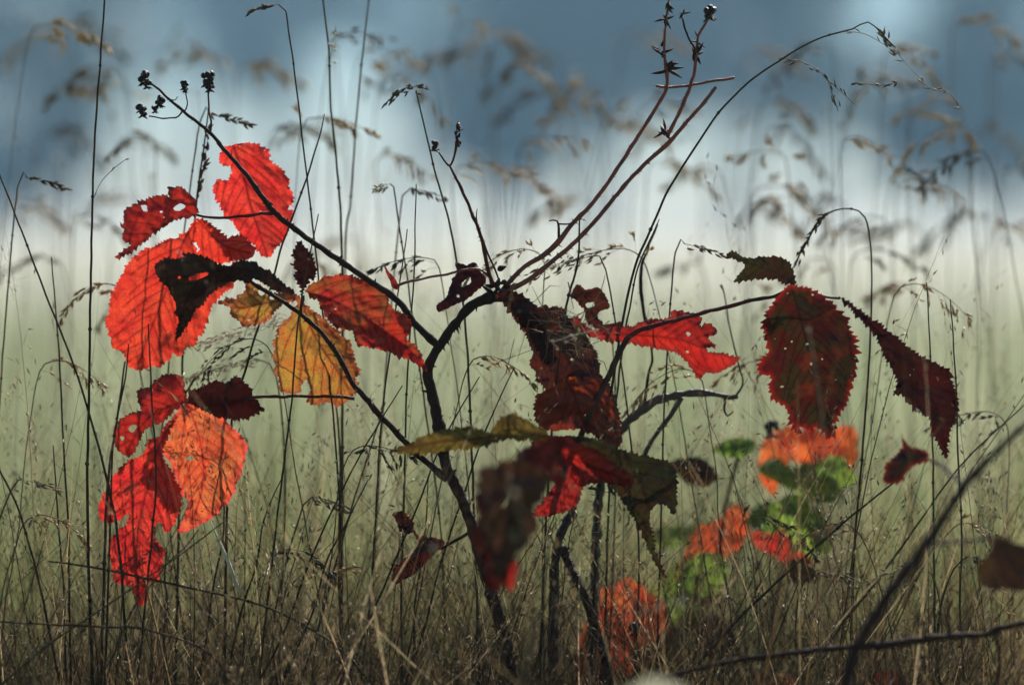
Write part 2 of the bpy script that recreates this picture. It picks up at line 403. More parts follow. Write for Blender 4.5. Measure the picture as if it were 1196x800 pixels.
# ---------------------------------------------------------------- traced helpers
def path3(pts, step=6):
    """pts = (px,py,r_px,depth); returns world points and radii"""
    C = catmull([(p[0], p[1], (p[3] if len(p) > 3 else FOC)*1.0, p[2]) for p in pts], step)
    return [P(c[0], c[1], c[2]) for c in C], [max(c[3], .25)*PX*c[2] for c in C]
def jitter_path(W, rad, amp):
    o = random.uniform(0, 100)
    return [w+Vector((noise.noise(Vector((i*.35, o, 0))), noise.noise(Vector((i*.35, o, 9))), noise.noise(Vector((i*.35, o, 20)))))*amp for i, w in enumerate(W)]
def to_ground(W, rad):
    a, b = W[-2], W[-1]; d = (b-a).normalized()
    if d.z > -.3: d = Vector((d.x, d.y, -.6)).normalized()
    e = b+Vector((d.x/(-d.z)*b.z*.5, d.y/(-d.z)*b.z*.5, -b.z-.01))
    m = (b+e)/2+Vector((0, 0, 0)); return W+[m, e], rad+[rad[-1]*1.1, rad[-1]*1.25]
def stem(name, pts, mat, parent, thorns=0, ground=False, n=8, amp=.0006, thl=2.2, knob=.12, step=6):
    W, rad = path3(pts, min(step, 4.0)); W = jitter_path(W, rad, amp)
    o = random.uniform(0, 99); q = random.randint(5, 11)
    rad = [r*.9*(1+knob*noise.noise(Vector((i*.45, o, 3)))+(.20 if (i+q) % 17 == 0 else .07 if (i+q) % 17 in (1, 16) else 0)) for i, r in enumerate(rad)]
    if ground: W, rad = to_ground(W, rad)
    mb = MB(); mb.tube(W, rad, n)
    for k in range(thorns):
        i = random.randrange(1, len(W)-1); a = random.uniform(0, 2*math.pi); t = (W[i+1]-W[i-1]).normalized()
        s = t.cross(Vector((0, 1, 0))).normalized(); d = s*math.cos(a)*1+Vector((0, 1, 0))*math.sin(a)*.5-t*.35
        if abs(math.cos(a)) < .4: d = s-t*.3
        mb.cone(W[i]+d.normalized()*rad[i]*.7, d, (rad[i]*.9+.0006)*random.uniform(.6, 1.3), rad[i]*.42+.0002)
    return mb.build(name, mat, parent)

def seglist_dist(Q, S):
    """min distance from points Q (n,2) to polyline segments S (m,4)"""
    best = np.full(len(Q), 1e9)
    for x0, y0, x1, y1 in S:
        vx, vy = x1-x0, y1-y0; L = vx*vx+vy*vy+1e-9
        t = np.clip(((Q[:, 0]-x0)*vx+(Q[:, 1]-y0)*vy)/L, 0, 1)
        best = np.minimum(best, np.hypot(Q[:, 0]-x0-t*vx, Q[:, 1]-y0-t*vy))
    return best
def inside(Q, poly):
    x, y = Q[:, 0], Q[:, 1]; r = np.zeros(len(Q), bool); n = len(poly); j = n-1
    for i in range(n):
        xi, yi = poly[i]; xj, yj = poly[j]
        c = ((yi > y) != (yj > y)) & (x < (xj-xi)*(y-yi)/(yj-yi+1e-12)+xi); r ^= c; j = i
    return r
def leaf(parent, outline, rib, mat, d=FOC, tilt=(0, 0), fold=0.0, curl=0.0, holes=(), teeth=2.6, tooth=6.0, vs=13, rough=1.0,
         wave=0.0, name='leaf', label=None, grid=2.4, vein_ang=46, tiny=0, seed=0):
    """outline/rib traced in photo pixels; the blade gets its own tilt (metres of depth per pixel*1000), fold about the
    rib, curl across it, waves along it and a relief of veins, so it is a curved surface in depth"""
    rs = random.Random(seed+int(outline[0][0]*7+outline[0][1])); o = rs.uniform(0, 500)
    C = catmull(outline, .95, True); rb = catmull(rib, 2.0)[:, :2]; tip = rb[-1]; bs = rb[0]; ax = tip-bs; ax /= np.linalg.norm(ax)
    area = .5*np.sum(C[:, 0]*np.roll(C[:, 1], -1)-np.roll(C[:, 0], -1)*C[:, 1]); sg = 1 if area > 0 else -1
    T = np.roll(C, -1, 0)-np.roll(C, 1, 0); T /= np.linalg.norm(T, axis=1)[:, None]+1e-9
    Nn = np.stack([T[:, 1], -T[:, 0]], 1)*sg
    s = np.cumsum(np.linalg.norm(np.roll(C, -1, 0)-C, axis=1))
    off = np.zeros(len(C))
    for i in range(len(C)):
        u = (s[i]/tooth+1.3*noise.noise(Vector((s[i]*.05, o, 0)))) % 1; U2 = (s[i]/(tooth*2.7)+.8*noise.noise(Vector((s[i]*.03, o, 5)))) % 1
        fw = T[i] @ ax
        if fw < 0: u = 1-u; U2 = 1-U2
        a = .35+.65*abs(fw)
        off[i] = teeth*(1.15*u**1.2+.75*U2-.75)*(.7+.5*rs.random())*a*(1+.7*noise.noise(Vector((s[i]*.045, o, 33)))) + 1.2*rough*noise.noise(Vector((s[i]*.12, o, 9)))
    O = C+Nn*off[:, None]
    HO = []
    for h in holes:
        if len(h) == 3 and not hasattr(h[0], '__len__'):
            hx, hy, hr = h; h = [(hx+hr*rs.uniform(.6, 1.3)*math.cos(k*.9), hy+hr*rs.uniform(.5, 1.1)*math.sin(k*.9)) for k in range(7)]
        H = catmull(h, 1.5, True); H = H+np.array([[noise.noise(Vector((x*.4, y*.4, o))), noise.noise(Vector((x*.4, y*.4, o+7)))] for x, y in H])*1.0
        HO.append(H)
    mn, mx = O.min(0), O.max(0)
    for _ in range(tiny):
        hx, hy = rs.uniform(mn[0], mx[0]), rs.uniform(mn[1], mx[1]); hr = rs.choice((.6, .8, .9, 1.4, 2.0))
        h = [(hx+hr*rs.uniform(.6, 1.3)*math.cos(k*1.25), hy+hr*rs.uniform(.5, 1.1)*math.sin(k*1.25)) for k in range(5)]
        HO.append(np.array(h))
    # veins
    def segs(A): return [(*A[i], *A[i+1]) for i in range(len(A)-1)]
    laterals = []; L = np.concatenate([[0], np.cumsum(np.linalg.norm(np.diff(rb, axis=0), axis=1))]); tot = L[-1]
    q = vs*.35
    while q < tot*.95:
        i = int(np.searchsorted(L, q)); i = min(max(i, 1), len(rb)-1); t = rb[i]-rb[i-1]; t = t/np.linalg.norm(t)
        for sd in (-1, 1):
            a = math.radians(vein_ang+rs.uniform(-6, 6))*sd; p = rb[i].astype(float)+t*rs.uniform(-2, 2); seg = [p.copy()]
            for k in range(26):
                da = -sd*.022*k*.35
                dv = np.array([t[0]*math.cos(a)-t[1]*math.sin(a), t[0]*math.sin(a)+t[1]*math.cos(a)])
                p = p+dv*2.6; a += -sd*.016; seg.append(p.copy())
            laterals.append(np.array(seg))
        q += vs*rs.uniform(.85, 1.15)
    subs = []
    for l in laterals:
        for k in range(5, len(l)-3, 5):
            t = l[k]-l[k-1]; t = t/np.linalg.norm(t); sd = rs.choice((-1, 1)); a = sd*math.radians(48)
            dv = np.array([t[0]*math.cos(a)-t[1]*math.sin(a), t[0]*math.sin(a)+t[1]*math.cos(a)]); subs.append(np.array([l[k]+dv*j*2 for j in range(4)]))
    # points
    g = grid; xs = np.arange(mn[0], mx[0], g); ys = np.arange(mn[1], mx[1], g*.87); pts = []
    for j, y in enumerate(ys):
        for x in xs: pts.append((x+(j % 2)*g*.5+rs.uniform(-.3, .3), y+rs.uniform(-.3, .3)))
    pts = np.array(pts); vp = []
    for l, wd in [(rb, 1.5)]+[(l, .9) for l in laterals]:
        for k in range(len(l)-1):
            t = l[k+1]-l[k]; t = t/(np.linalg.norm(t)+1e-9); nn = np.array([t[1], -t[0]])
            vp += [l[k], l[k]+nn*wd, l[k]-nn*wd]
    vp = np.array(vp)
    allp = np.concatenate([pts, vp]); ok = inside(allp, O)
    for H in HO: ok &= ~inside(allp, H)
    os_ = segs(np.concatenate([O, O[:1]]))
    allp = allp[ok]; de = seglist_dist(allp, os_); allp = allp[de > .8]
    for H in HO: allp = allp[seglist_dist(allp, segs(np.concatenate([H, H[:1]]))) > .5] if len(allp) else allp
    V2 = [Vector(p) for p in O]; E = [(i, (i+1) % len(O)) for i in range(len(O))]
    for H in HO:
        if not inside(H, O).any(): continue
        b = len(V2); V2 += [Vector(p) for p in H]; E += [(b+i, b+(i+1) % len(H)) for i in range(len(H))]
    V2 += [Vector(p) for p in allp]
    vv, ee, ff, *_ = delaunay_2d_cdt(V2, E, [], 0, 1e-4)
    Q = np.array([tuple(v) for v in vv]); F = [f for f in ff]
    cen = np.array([Q[list(f)].mean(0) for f in F]); ok = inside(cen, O)
    for H in HO: ok &= ~inside(cen, H)
    F = [tuple(f) for f, k in zip(F, ok) if k]
    # relief
    dr = seglist_dist(Q, segs(rb)); dl = np.full(len(Q), 1e9)
    for l in laterals: dl = np.minimum(dl, seglist_dist(Q, segs(l)[::2] if False else segs(l)))
    ds = np.full(len(Q), 1e9)
    for l in subs: ds = np.minimum(ds, seglist_dist(Q, [(*l[0], *l[-1])]))
    de = seglist_dist(Q, os_)
    rr = np.array([[noise.noise(Vector((x*.05, y*.05, o))), noise.noise(Vector((x*.16, y*.16, o+3))), noise.noise(Vector((x*.02, y*.02, o+8)))] for x, y in Q])
    al = (Q-bs) @ ax
    mcx = Q.mean(0)
    z = (Q[:, 0]-mcx[0])*tilt[0]+(Q[:, 1]-mcx[1])*tilt[1]              # in pixels of depth
    z = z + fold*dr + curl*(dr/20)**2*3 + wave*np.sin(al/14+o)*np.minimum(dr/14, 1.3)*2
    z = z - .5*np.minimum(np.minimum(dl, dr), 5)*.35 + 1.5*rr[:, 1]*rough + 5*rr[:, 0]*rough
    z = z + 2.0*np.exp(-de/5)*rr[:, 1]*2
    dep = d+z*PX*FOC
    vein = np.clip(np.maximum(np.exp(-(dr/1.5)**2), np.exp(-(dl/.9)**2)*.9), 0, 1)
    vein = np.maximum(vein, .45*np.exp(-(ds/.9)**2))
    org = parent_origin(parent)
    me = bpy.data.meshes.new(name); me.from_pydata([tuple(P(x, y, dd)-org) for (x, y), dd in zip(Q, dep)], [], F)
    me.polygons.foreach_set('use_smooth', [True]*len(F)); me.materials.append(mat)
    a = me.attributes.new('vein', 'FLOAT', 'POINT'); a.data.foreach_set('value', vein.astype(np.float32))
    a = me.attributes.new('rim', 'FLOAT', 'POINT'); a.data.foreach_set('value', (np.exp(-(de/3.5)**2)).astype(np.float32))
    a = me.attributes.new('lc', 'FLOAT_VECTOR', 'POINT'); a.data.foreach_set('vector', np.concatenate([Q, np.zeros((len(Q), 1))], 1).astype(np.float32).ravel())
    ob = bpy.data.objects.new(name, me); COL.objects.link(ob); ob.parent = parent
    if label: ob['label'] = label
    return ob

RED = leaf_mat('scarlet leaf', (.66, .036, .020), (.74, .065, .028), (.22, .006, .006), .72, spots=.25)
RED2 = leaf_mat('crimson leaf', (.70, .026, .022), (.76, .06, .036), (.20, .006, .008), .72, seed=3, spots=.3)
REDD = leaf_mat('deep red leaf', (.42, .014, .010), (.55, .026, .014), (.15, .005, .005), .65, seed=5, spots=.5, edge=(.18, .02, .015))
ORG = leaf_mat('orange leaf', (.66, .11, .035), (.70, .20, .06), (.42, .02, .015), .72, seed=7, spots=.25, edge=(.75, .06, .05))
AMB = leaf_mat('amber green leaf', (.44, .27, .045), (.50, .17, .03), (.18, .02, .01), .6, seed=9, spots=.5, edge=(.35, .07, .03))
RUST = leaf_mat('rusty leaf', (.30, .045, .016), (.16, .022, .010), (.08, .01, .006), .5, seed=14, spots=.8, gloss=.03)
RORG = leaf_mat('red brown orange leaf', (.50, .025, .014), (.30, .085, .02), (.17, .008, .006), .6, seed=12, spots=.6)
DRK = leaf_mat('black brown leaf', (.030, .012, .009), (.055, .028, .012), (.018, .006, .006), .35, seed=15, spots=.6, gloss=.015)
MAR = leaf_mat('maroon leaf', (.055, .005, .004), (.032, .004, .003), (.02, .003, .003), .42, seed=18, spots=.6, gloss=.02)
MARG = leaf_mat('maroon and green leaf', (.075, .006, .005), (.035, .026, .006), (.015, .003, .003), .45, spot=(.012, .004, .003), seed=22, spots=.95, edge=(.26, .012, .010), gloss=.02, ember=(.11, .018, .007))
GRB = leaf_mat('brown green leaf', (.038, .036, .008), (.045, .015, .006), (.02, .01, .006), .45, seed=24, spots=.6)
GRN = leaf_mat('green leaf', (.34, .48, .07), (.15, .26, .04), (.07, .12, .02), .7, seed=27, spots=.3)
BRN = leaf_mat('withered brown leaf', (.05, .012, .008), (.12, .020, .010), (.02, .006, .005), .4, seed=30, spots=.7, gloss=.03)
YEL = leaf_mat('yellow green leaf', (.20, .15, .025), (.06, .028, .010), (.07, .025, .01), .5, seed=33, spots=.7, gloss=.08)
FGB = leaf_mat('dull brown leaf', (.060, .026, .015), (.085, .030, .018), (.03, .01, .008), .3, seed=44, spots=.5, gloss=.03)
DED = leaf_mat('dark leaf with red margin', (.028, .018, .010), (.035, .012, .008), (.015, .008, .006), .35, seed=47, spots=.5, gloss=.02, edge=(.16, .010, .010))
FIRE = leaf_mat('glowing orange leaf', (.60, .075, .022), (.62, .14, .03), (.36, .03, .015), .72, seed=36, spots=.2)

def berry(name, px, py, r, mat, parent, d=FOC, label=None, n=9):
    mb = MB(); c = P(px, py, d); R_ = r*PX*d
    for i in range(n):
        a = Vector((random.gauss(0, 1), random.gauss(0, 1), random.gauss(.2, .9))).normalized()
        mb.ball(c+a*R_*.62, R_*random.uniform(.34, .5), 8)
    o = mb.build(name, mat, parent)
    sp = MB()
    for i in range(5):
        a = i*1.257+.4; dd = Vector((math.cos(a), math.sin(a), -.3+random.uniform(-.5, .2)))
        sp.spindle(c+Vector((0, 0, -R_*.75)), dd, R_*1.15, R_*.2, 4)
    sp.build('sepal', M['sepal'], o)
    if label: o['label'] = label
    return o
# ---------------------------------------------------------------- the main bramble
g0 = P(604, 800, 2.0); B1 = empty('bramble', (g0.x+.02, g0.y, 0))
tag(B1, 'largest bramble, one dark forked stem with red leaves at left and two bare canes', 'bramble')
main = stem('main_stem', [(513,403,5),(503,422,6),(500,440,6.5),(507,470,7),(514,505,7.5),(522,545,7),(538,580,7),(553,620,7.5),(570,680,8),(585,730,8.5),(598,800,9)], M['bark'], B1, 16, True, 10, knob=.25)
left = stem('branch', [(172,95,1.2),(183,103,1.5),(200,118,1.8),(215,131,2),(245,155,2.3),(262,175,2.6),(290,207,3),(316,243,3.6),(345,268,3.6),(390,300,3.8),(430,327,4),(463,350,4.2),(485,378,4.6),(502,395,5),(513,405,5.5)], M['bark'], B1, 26)
mid = stem('branch', [(510,410,5.5),(524,388,5.5),(538,371,5.5),(552,357,6.5),(568,349,7.5),(584,346,7),(600,348,5),(615,352,3.5)], M['bark'], B1, 12, knob=.3)
hub = MB()
for k in range(14):
    c = P(582+random.gauss(0, 8), 338+random.gauss(0, 5), FOC+random.gauss(0, .003)); d = Vector((random.gauss(0, 1), random.gauss(0, .6), random.gauss(.3, .8)))
    hub.spindle(c, d, random.uniform(.004, .009), random.uniform(.0012, .0022), 5)
hub.build('bud_scales', M['bark'], mid)
low = stem('branch', [(284,322,2),(300,334,2.3),(320,346,2.6),(349,365,2.8),(372,386,3),(386,402,3.2),(402,428,3.2),(412,448,3.4),(430,469,3.8),(458,500,4),(485,528,4.2),(505,545,4.6),(522,560,5)], M['bark'], B1, 20)
cane1 = stem('cane', [(783,-14,1.15),(780,10,1.48),(776,45,1.72),(777,75,2.13),(779,102,2.62),(765,128,2.30),(745,160,2.46),(715,206,2.54),(690,240,2.71),(668,262,2.95),(650,285,3.77),(632,300,3.28),(612,312,2.95),(598,326,3.12),(586,340,3.28)], M['redcane'], B1, 34, n=9, knob=.2, amp=.0003)
cane2 = stem('cane', [(836,102,2.26),(820,123,2.34),(800,145,2.50),(780,168,2.96),(755,190,2.73),(730,216,2.73),(712,238,2.81),(688,266,2.89),(665,289,2.96),(645,305,3.12),(620,325,3.28),(600,336,3.51),(588,342,3.90)], M['redcane'], B1, 46, n=9, knob=.2, amp=.0003)
stem('twig', [(779,160,2.6),(790,138,2.4),(800,118,2.4),(808,95,2.3),(812,80,2.2),(814,58,2),(816,42,1.8),(824,28,1.6),(832,18,1.4)], M['redcane'], cane2, 10)
stem('twig', [(813,60,1.4),(805,46,1.3),(799,30,1.2),(797,22,1)], M['bark'], cane2, 2)
stem('twig', [(766,101,1.8),(785,102,1.8),(815,98,1.8),(838,94,1.9),(858,91,1.9)], M['redcane'], cane1, 2)
stem('twig', [(654,284,2.2),(652,268,1.6),(651,258,1.3),(641,258,.8)], M['bark'], cane1, 1)
stem('twig', [(653,262,1.2),(664,262,1),(676,256,.8),(684,258,.5)], M['bark'], cane1, 0)
def dry(parent, px, py, n, sz, spread, mat='sepal', name='dried_flower'):
    mb = MB()
    for k in range(n):
        c = P(px+random.gauss(0, spread*.25), py+random.gauss(0, spread*.9), FOC+random.gauss(0, .0005)); a = random.uniform(0, 6.28)
        mb.spindle(c, (math.cos(a), random.gauss(0, .5), math.sin(a)), sz*PX*FOC*random.uniform(.6, 1.3), sz*PX*FOC*.13, 4)
    return mb.build(name, M[mat], parent)
dry(cane1, 776, 22, 6, 12, 3); dry(cane1, 772, 60, 7, 14, 4, 'bark', 'withered_bract'); dry(cane1, 779, 80, 9, 18, 4, 'bark', 'withered_bract'); dry(cane1, 780, 6, 5, 11, 3)
dry(cane2, 778, 155, 9, 13, 4, 'petiole', 'withered_bract'); dry(cane2, 812, 66, 6, 14, 5, 'bark', 'withered_bract'); dry(cane2, 815, 50, 5, 9, 3); dry(cane2, 797, 16, 6, 10, 2.5)
berry('fruit', 829, 14, 9, M['berry'], cane2, label='dark shrivelled fruit at the top of the red cane')
# bud stem
bs = stem('bud_stem', [(524,192,1.3),(531,205,1.8),(540,223,2),(550,246,2.1),(558,265,2.2),(564,285,2.4),(568,305,2.5),(571,318,2.6),(576,336,3)], M['petiole'], B1, 8)
stem('twig', [(524,194,1.3),(518,186,1.1),(512,178,1)], M['bark'], bs); stem('twig', [(526,193,1.4),(530,184,1.4),(533,172,1.8),(535,162,2)], M['petiole'], bs)
stem('twig', [(566,285,1.2),(573,303,1.3),(580,318,1.2),(583,330,1)], M['bark'], bs); stem('twig', [(558,264,1),(553,257,.8),(549,252,.5)], M['bark'], bs); stem('twig', [(558,262,1),(556,252,.8),(557,244,.4)], M['bark'], bs)
berry('fruit', 508, 170, 6, M['berry'], bs); mb = MB()
for k in range(12): mb.spindle(P(535+random.gauss(0, 1.6), 172-k*2.2, FOC+random.gauss(0, .001)), (random.gauss(0, .5), random.gauss(0, .4), 1), .0034, .0009, 5)
mb.build('flower_bud', M['sepal'], bs); berry('fruit', 537, 147, 4.5, M['redberry'], bs, label='small red unripe fruit at the tip of the bud stem', n=6)
# berries on the left branch
for px, py, r in [(168,90,8),(172,97,6),(187,118,6.5),(181,127,4.5),(167,130,6.5),(163,126,5),(215,99,5.5),(216,104,4)]: berry('fruit', px, py, r, M['berry'], left, FOC+random.gauss(0, .002))
berry('fruit', 243, 91, 9, M['berry'], left, label='plump glossy fruit on its own short stalk'); berry('fruit', 245, 100, 6.5, M['berry'], left)
stem('twig', [(245,155,1.5),(246,142,1.3),(244,125,1.2),(244,105,1.2)], M['petiole'], left); stem('twig', [(213,130,1.2),(205,138,1),(190,138,.9),(174,136,.9)], M['bark'], left)
stem('twig', [(215,131,1),(219,122,.8),(217,108,.8)], M['bark'], left); stem('twig', [(196,116,.9),(205,117,.7),(208,113,.5)], M['bark'], left)
# leaves of the upper left
pet1 = stem('petiole', [(318,249,3),(305,250,2),(285,252,1.9),(262,255,1.8),(242,254,1.6),(230,251,1.6)], M['petiole'], left, 1)
dry(left, 314, 240, 4, 9, 2, 'bark', 'bract')
A = [(271,170),(285,167),(300,169),(312,175),(316,182),(315,188),(326,195),(336,206),(338,217),(342,228),(342,238),(341,255),(337,270),(330,282),(321,292),(315,300),(309,300),(300,293),(295,285),(287,280),(280,272),(272,260),(265,255),(262,250),(260,246),(255,237),(250,227),(250,215),(254,210),(260,211),(266,210),(270,204),(269,195),(262,193),(255,189),(259,177),(262,172)]
leaf(left, A, [(271,166),(284,205),(294,245),(304,275),(312,299)], RED2, 2.022, (.25,.15), .25, .2, [(340,243,4)], label='upper bright red leaf crossed by the dark branch', vs=15, tiny=3)
Bl = [(231,250),(229,236),(226,231),(220,225),(212,219),(198,219),(197,225),(198,231),(195,227),(185,229),(172,232),(160,236),(152,242),(145,247),(144,253),(144,262),(140,260),(141,265),(145,269),(143,275),(145,282),(152,286),(145,292),(135,300),(139,302),(154,294),(172,280),(190,266),(207,257),(225,253)]
leaf(pet1, Bl, [(231,251),(207,255),(188,265),(165,283),(140,300)], REDD, 1.998, (.3,-.25), -.35, .3, [[(203,243),(210,238),(216,241),(211,246),(205,246)],[(165,240),(171,240),(172,247),(167,246)]], label='red leaf folded along its lower edge', tiny=4)
Cl = [(231,255),(225,260),(221,268),(210,275),(203,279),(191,281),(180,288),(166,293),(155,301),(147,312),(141,323),(136,334),(130,343),(129,354),(127,365),(123,376),(127,387),(129,398),(133,406),(145,414),(149,425),(156,431),(166,432),(177,427),(185,429),(195,422),(202,413),(210,415.5),(218,406),(228,403),(232,395),(237,387),(243,373),(248,357),(262,342),(273,334),(271,322),(250,312),(236,300),(226,285),(229,270)]
leaf(pet1, Cl, [(231,256),(214,283),(203,315),(190,350),(176,385),(162,424)], RED, 2.018, (.1,.2), .18, .15, label='largest red leaf of the upper left cluster', vs=17, teeth=3, tiny=3)
El = [(232,256),(243,259),(254,268),(265,277),(276,275),(287,277),(294,285),(298,293),(292,302),(276,305),(254,308),(237,306),(230,297),(234,290),(229,285),(225,276)]
leaf(pet1, El, [(232,257),(243,270),(256,283),(272,291),(292,296)], RED, 2.008, (-.25,.2), .3, .2, label='small broad red leaf between the two largest')
# second cluster
hubp = stem('petiole', [(351,366,2.2),(352,358,2),(354,350,1.8),(354,345,1.6)], M['petiole'], low)
Dl = [(182,310),(190,302),(213,301),(214,296),(229,297),(243,302),(254,307),(265,310),(279,305),(292,305),(305,312),(319,320),(334,333),(347,344),(338,347),(325,341),(310,333),(298,326),(290,330),(278,328),(268,330),(260,335),(253,339),(243,346),(237,354),(229,362),(224,373),(216,384),(204,398),(209,373),(203,365),(206,359),(202,348),(195,336),(188,328),(182,318)]
leaf(hubp, Dl, [(350,347),(310,322),(275,314),(240,322),(218,350),(206,394)], DRK, 1.992, (.5,.5), .5, .4, [[(221,324),(230,320),(242,318),(243,321),(232,326),(223,328)]], label='almost black twisted leaf lying over the red one', tiny=6, rough=1.5)
Fl = [(351,352),(338,353),(326,359),(318,369),(312,375),(300,379),(287,382),(277,375),(269,366),(269,359),(256,353),(263,349),(274,348),(285,339),(287,329),(300,332),(315,340),(330,343),(345,345)]
leaf(hubp, Fl, [(350,348),(330,351),(305,355),(282,360),(262,355)], AMB, 2.01, (-.2,-.3), .3, .2, [(306,341,4),(318,348,3)], label='ragged amber leaf with a browned tip', tiny=10, rough=1.5)
Gl = [(353.5,346),(355,337),(363.6,329),(369,322),(368,310),(365,299),(358,291),(350.7,282),(345,289),(341,297),(345,304),(341,309),(346,317),(343,325),(349,332),(352,340)]
leaf(hubp, Gl, [(354,345),(356,325),(356,305),(351,284)], MAR, 2.002, (.3,.2), .4, .2, label='small upright maroon leaf', teeth=3.2, vs=8, tiny=7, tooth=5)
Hl = [(353.5,355),(343,359),(340,369),(332,375),(326,382),(322,391),(319,402),(320.5,411),(318,417),(323,425),(320.5,435),(326,442),(326,454),(332,458),(349,459),(352,450),(358,443),(362,455),(358,468),(366,473),(384,470),(395,474),(407,468),(412,461),(421,454),(415,442),(421,435),(415,422),(412,411),(410,399),(401,394),(395,385),(387,381),(378,371),(369,365),(361,359)]
leaf(hubp, Hl, [(354,356),(361,378),(373,402),(392,430),(408,455)], AMB, 2.014, (.15,.1), .3, .3, [(398,385,3)], label='amber yellow leaf hanging straight down, crossed by the branch', vs=16, tiny=12, wave=.5)
Il = [(357,340),(363.6,332),(375,325),(401,321),(418,325),(435.5,332),(453,345),(455.6,353),(461,362),(477,372),(480,383.5),(474,396),(484,402),(493,416.6),(499,432),(490,429.5),(478.6,420),(467,418),(455.6,412),(444,409),(430,405),(418,404),(414,396.5),(409.6,385),(401,385),(392,382),(386.6,376),(378,368),(372,353),(363.6,347.6)]
leaf(hubp, Il, [(357,341),(385,349),(420,367),(455,390),(480,410),(497,430)], RORG, 2.0, (.1,-.3), -.45, .4, [(412,399,2.5)], label='red leaf stretching right with its tip pointing down', vs=12, tiny=9, rough=1.6, wave=.8)
# bottom left cluster
pet2 = stem('petiole', [(414,465,2.4),(390,463,2),(360,463,1.9),(330,463,1.9),(300,464,2),(270,466,1.9),(240,468,1.8),(218,470,1.6)], M['petiole'], low, 1)
Jl = [(219,467),(215.6,454),(214,444),(206,437),(195,437),(184,442.5),(174,452),(161,455.6),(161,469),(165,478),(156,482),(145,486),(134,498),(133,514),(137,525),(145,531),(152,533),(160,522),(166,508),(172,500),(182,496),(195,489),(205,479),(216,471)]
leaf(pet2, Jl, [(218,468),(200,474),(182,482),(163,500),(148,528)], REDD, 2.004, (.3,.3), .35, .5, [[(150,500),(156,496),(160,499),(154,505)],(143,512,2.5)], label='rounded red leaf with a crinkled lower lobe', tiny=3)
Kl = [(219.6,469),(221,455.6),(232.5,454),(247.5,446),(266,446),(274,438),(281,442.5),(294,454),(296,463),(309,478),(300,484),(292.5,487.5),(281,491),(270,489),(255,487.5),(240,480),(225,472.5)]
leaf(pet2, Kl, [(219,468),(245,466),(275,468),(307,478)], MAR, 1.996, (.3,.8), .3, .3, label='dark maroon leaf lying level, shading the orange one', vs=11, rough=1.4)
Ll = [(217.5,471),(240,476),(259,485),(270,499),(277.5,504),(287,517.5),(287,532.5),(283,547.5),(277.5,562.5),(270,581),(260.6,592.5),(251,602),(240,609),(225,617),(208,622.5),(214,607.5),(217.5,596),(221,585),(212,577.5),(206,559),(199,540),(189,529),(187.5,517.5),(189,506),(195,495),(206,482)]
leaf(pet2, Ll, [(218,471),(231,505),(238,545),(234,580),(222,612)], ORG, 2.01, (-.1,.1), .2, .2, [(222,535,4),(196,512,3.5),(247,545,2.5)], label='orange leaf with rosy margins', vs=16, tiny=5)
Ml = [(205,488),(190,505),(174,515),(165,532.5),(150,538),(132,556),(127,567.5),(115.5,589),(118,607.5),(127.5,611),(139,607.5),(150,600),(148,611),(139,619),(127.5,634),(129,649),(131,667.5),(135,679),(152,686),(157.5,697.5),(161,707),(171,703),(172.5,682.5),(184,679),(191,656),(191,641),(180,630),(180,615),(188,610),(195,622.5),(206,607.5),(212,585),(210,570),(201,551),(191,535),(192,521),(199,505)]
leaf(pet2, Ml, [(210,480),(186,520),(172,570),(161,620),(160,665),(164,704)], RED2, 2.0, (.1,.15), .22, .2, label='lowest red leaf, long and deeply lobed', vs=15, tiny=3, wave=.4)
# hub leaves
pet3 = stem('petiole', [(462,334,2.2),(480,329,1.6),(505,323,1.6),(530,319,1.7),(555,314,1.7),(570,322,1.8),(580,334,2)], M['redcane'], mid, 2)
leaf(left, [(466,337),(459,336),(452,322),(449,311),(455,318),(463,328)], [(465,337),(458,325),(450,312)], REDD, 1.998, teeth=.6, vs=6, label='tiny red bract on the branch', grid=1.5)
Nl = [(532,306.5),(544,309.5),(556,307),(560.5,317),(568,324.5),(565,332),(556,341),(547,348.5),(532,356),(514,364),(510,357.5),(520,348.5),(524.5,338),(529,326),(533.5,317)]
leaf(pet3, Nl, [(562,318),(545,330),(528,346),(512,361)], MAR, 1.996, (.4,-.3), .3, .3, [[(537,333),(548,324),(550,330),(543,334),(538,336)]], teeth=1.2, vs=9, label='small maroon leaf with a hole, left of the fork', tiny=3)
Ol = [(580,345),(592,341),(610,345.5),(628,357.5),(640,358),(655,359),(664,371),(676,372),(682,385),(690,402),(697,412),(700,430),(690,445),(672,455),(655,458),(640,456),(632,450),(627,443),(624,432),(619,425),(622,412),(618,400),(610,385),(600,372),(590,357)]
leaf(mid, Ol, [(584,346),(620,370),(650,400),(668,430),(680,450)], BRN, 2.004, (.3,.5), .5, .5, [(607,361,2.5),(668,420,2)], label='large withered brown leaf collapsed under the fork', tiny=8, rough=2.5)
leaf(mid, [(600,368),(612,362),(625,367),(631,374),(624,381),(610,376)], [(600,368),(615,370),(629,375)], RED2, 1.992, teeth=1.2, vs=8, rough=1.4, label='scrap of bright red leaf in the withered heap')
leaf(mid, [(590,348),(605,344),(622,352),(630,372),(642,392),(650,420),(640,428),(628,410),(616,388),(600,366)], [(590,349),(612,368),(630,395),(642,424)], MAR, 1.99, (.2,.5), .6, .5, label='curled maroon leaf on top of the withered heap', rough=2.4, tiny=5)
Pl = [(627,465),(641,454),(669,440),(682,446),(696,443),(706,455),(718,473),(713,476),(721,490),(725,517),(704,514),(682,503),(663,501),(641,503),(625,490)]
leaf(mid, Pl, [(660,442),(672,465),(680,490),(690,512)], RUST, 1.999, (.3,.3), .3, .3, label='rusty red leaf under the withered heap', tiny=5, rough=1.8)
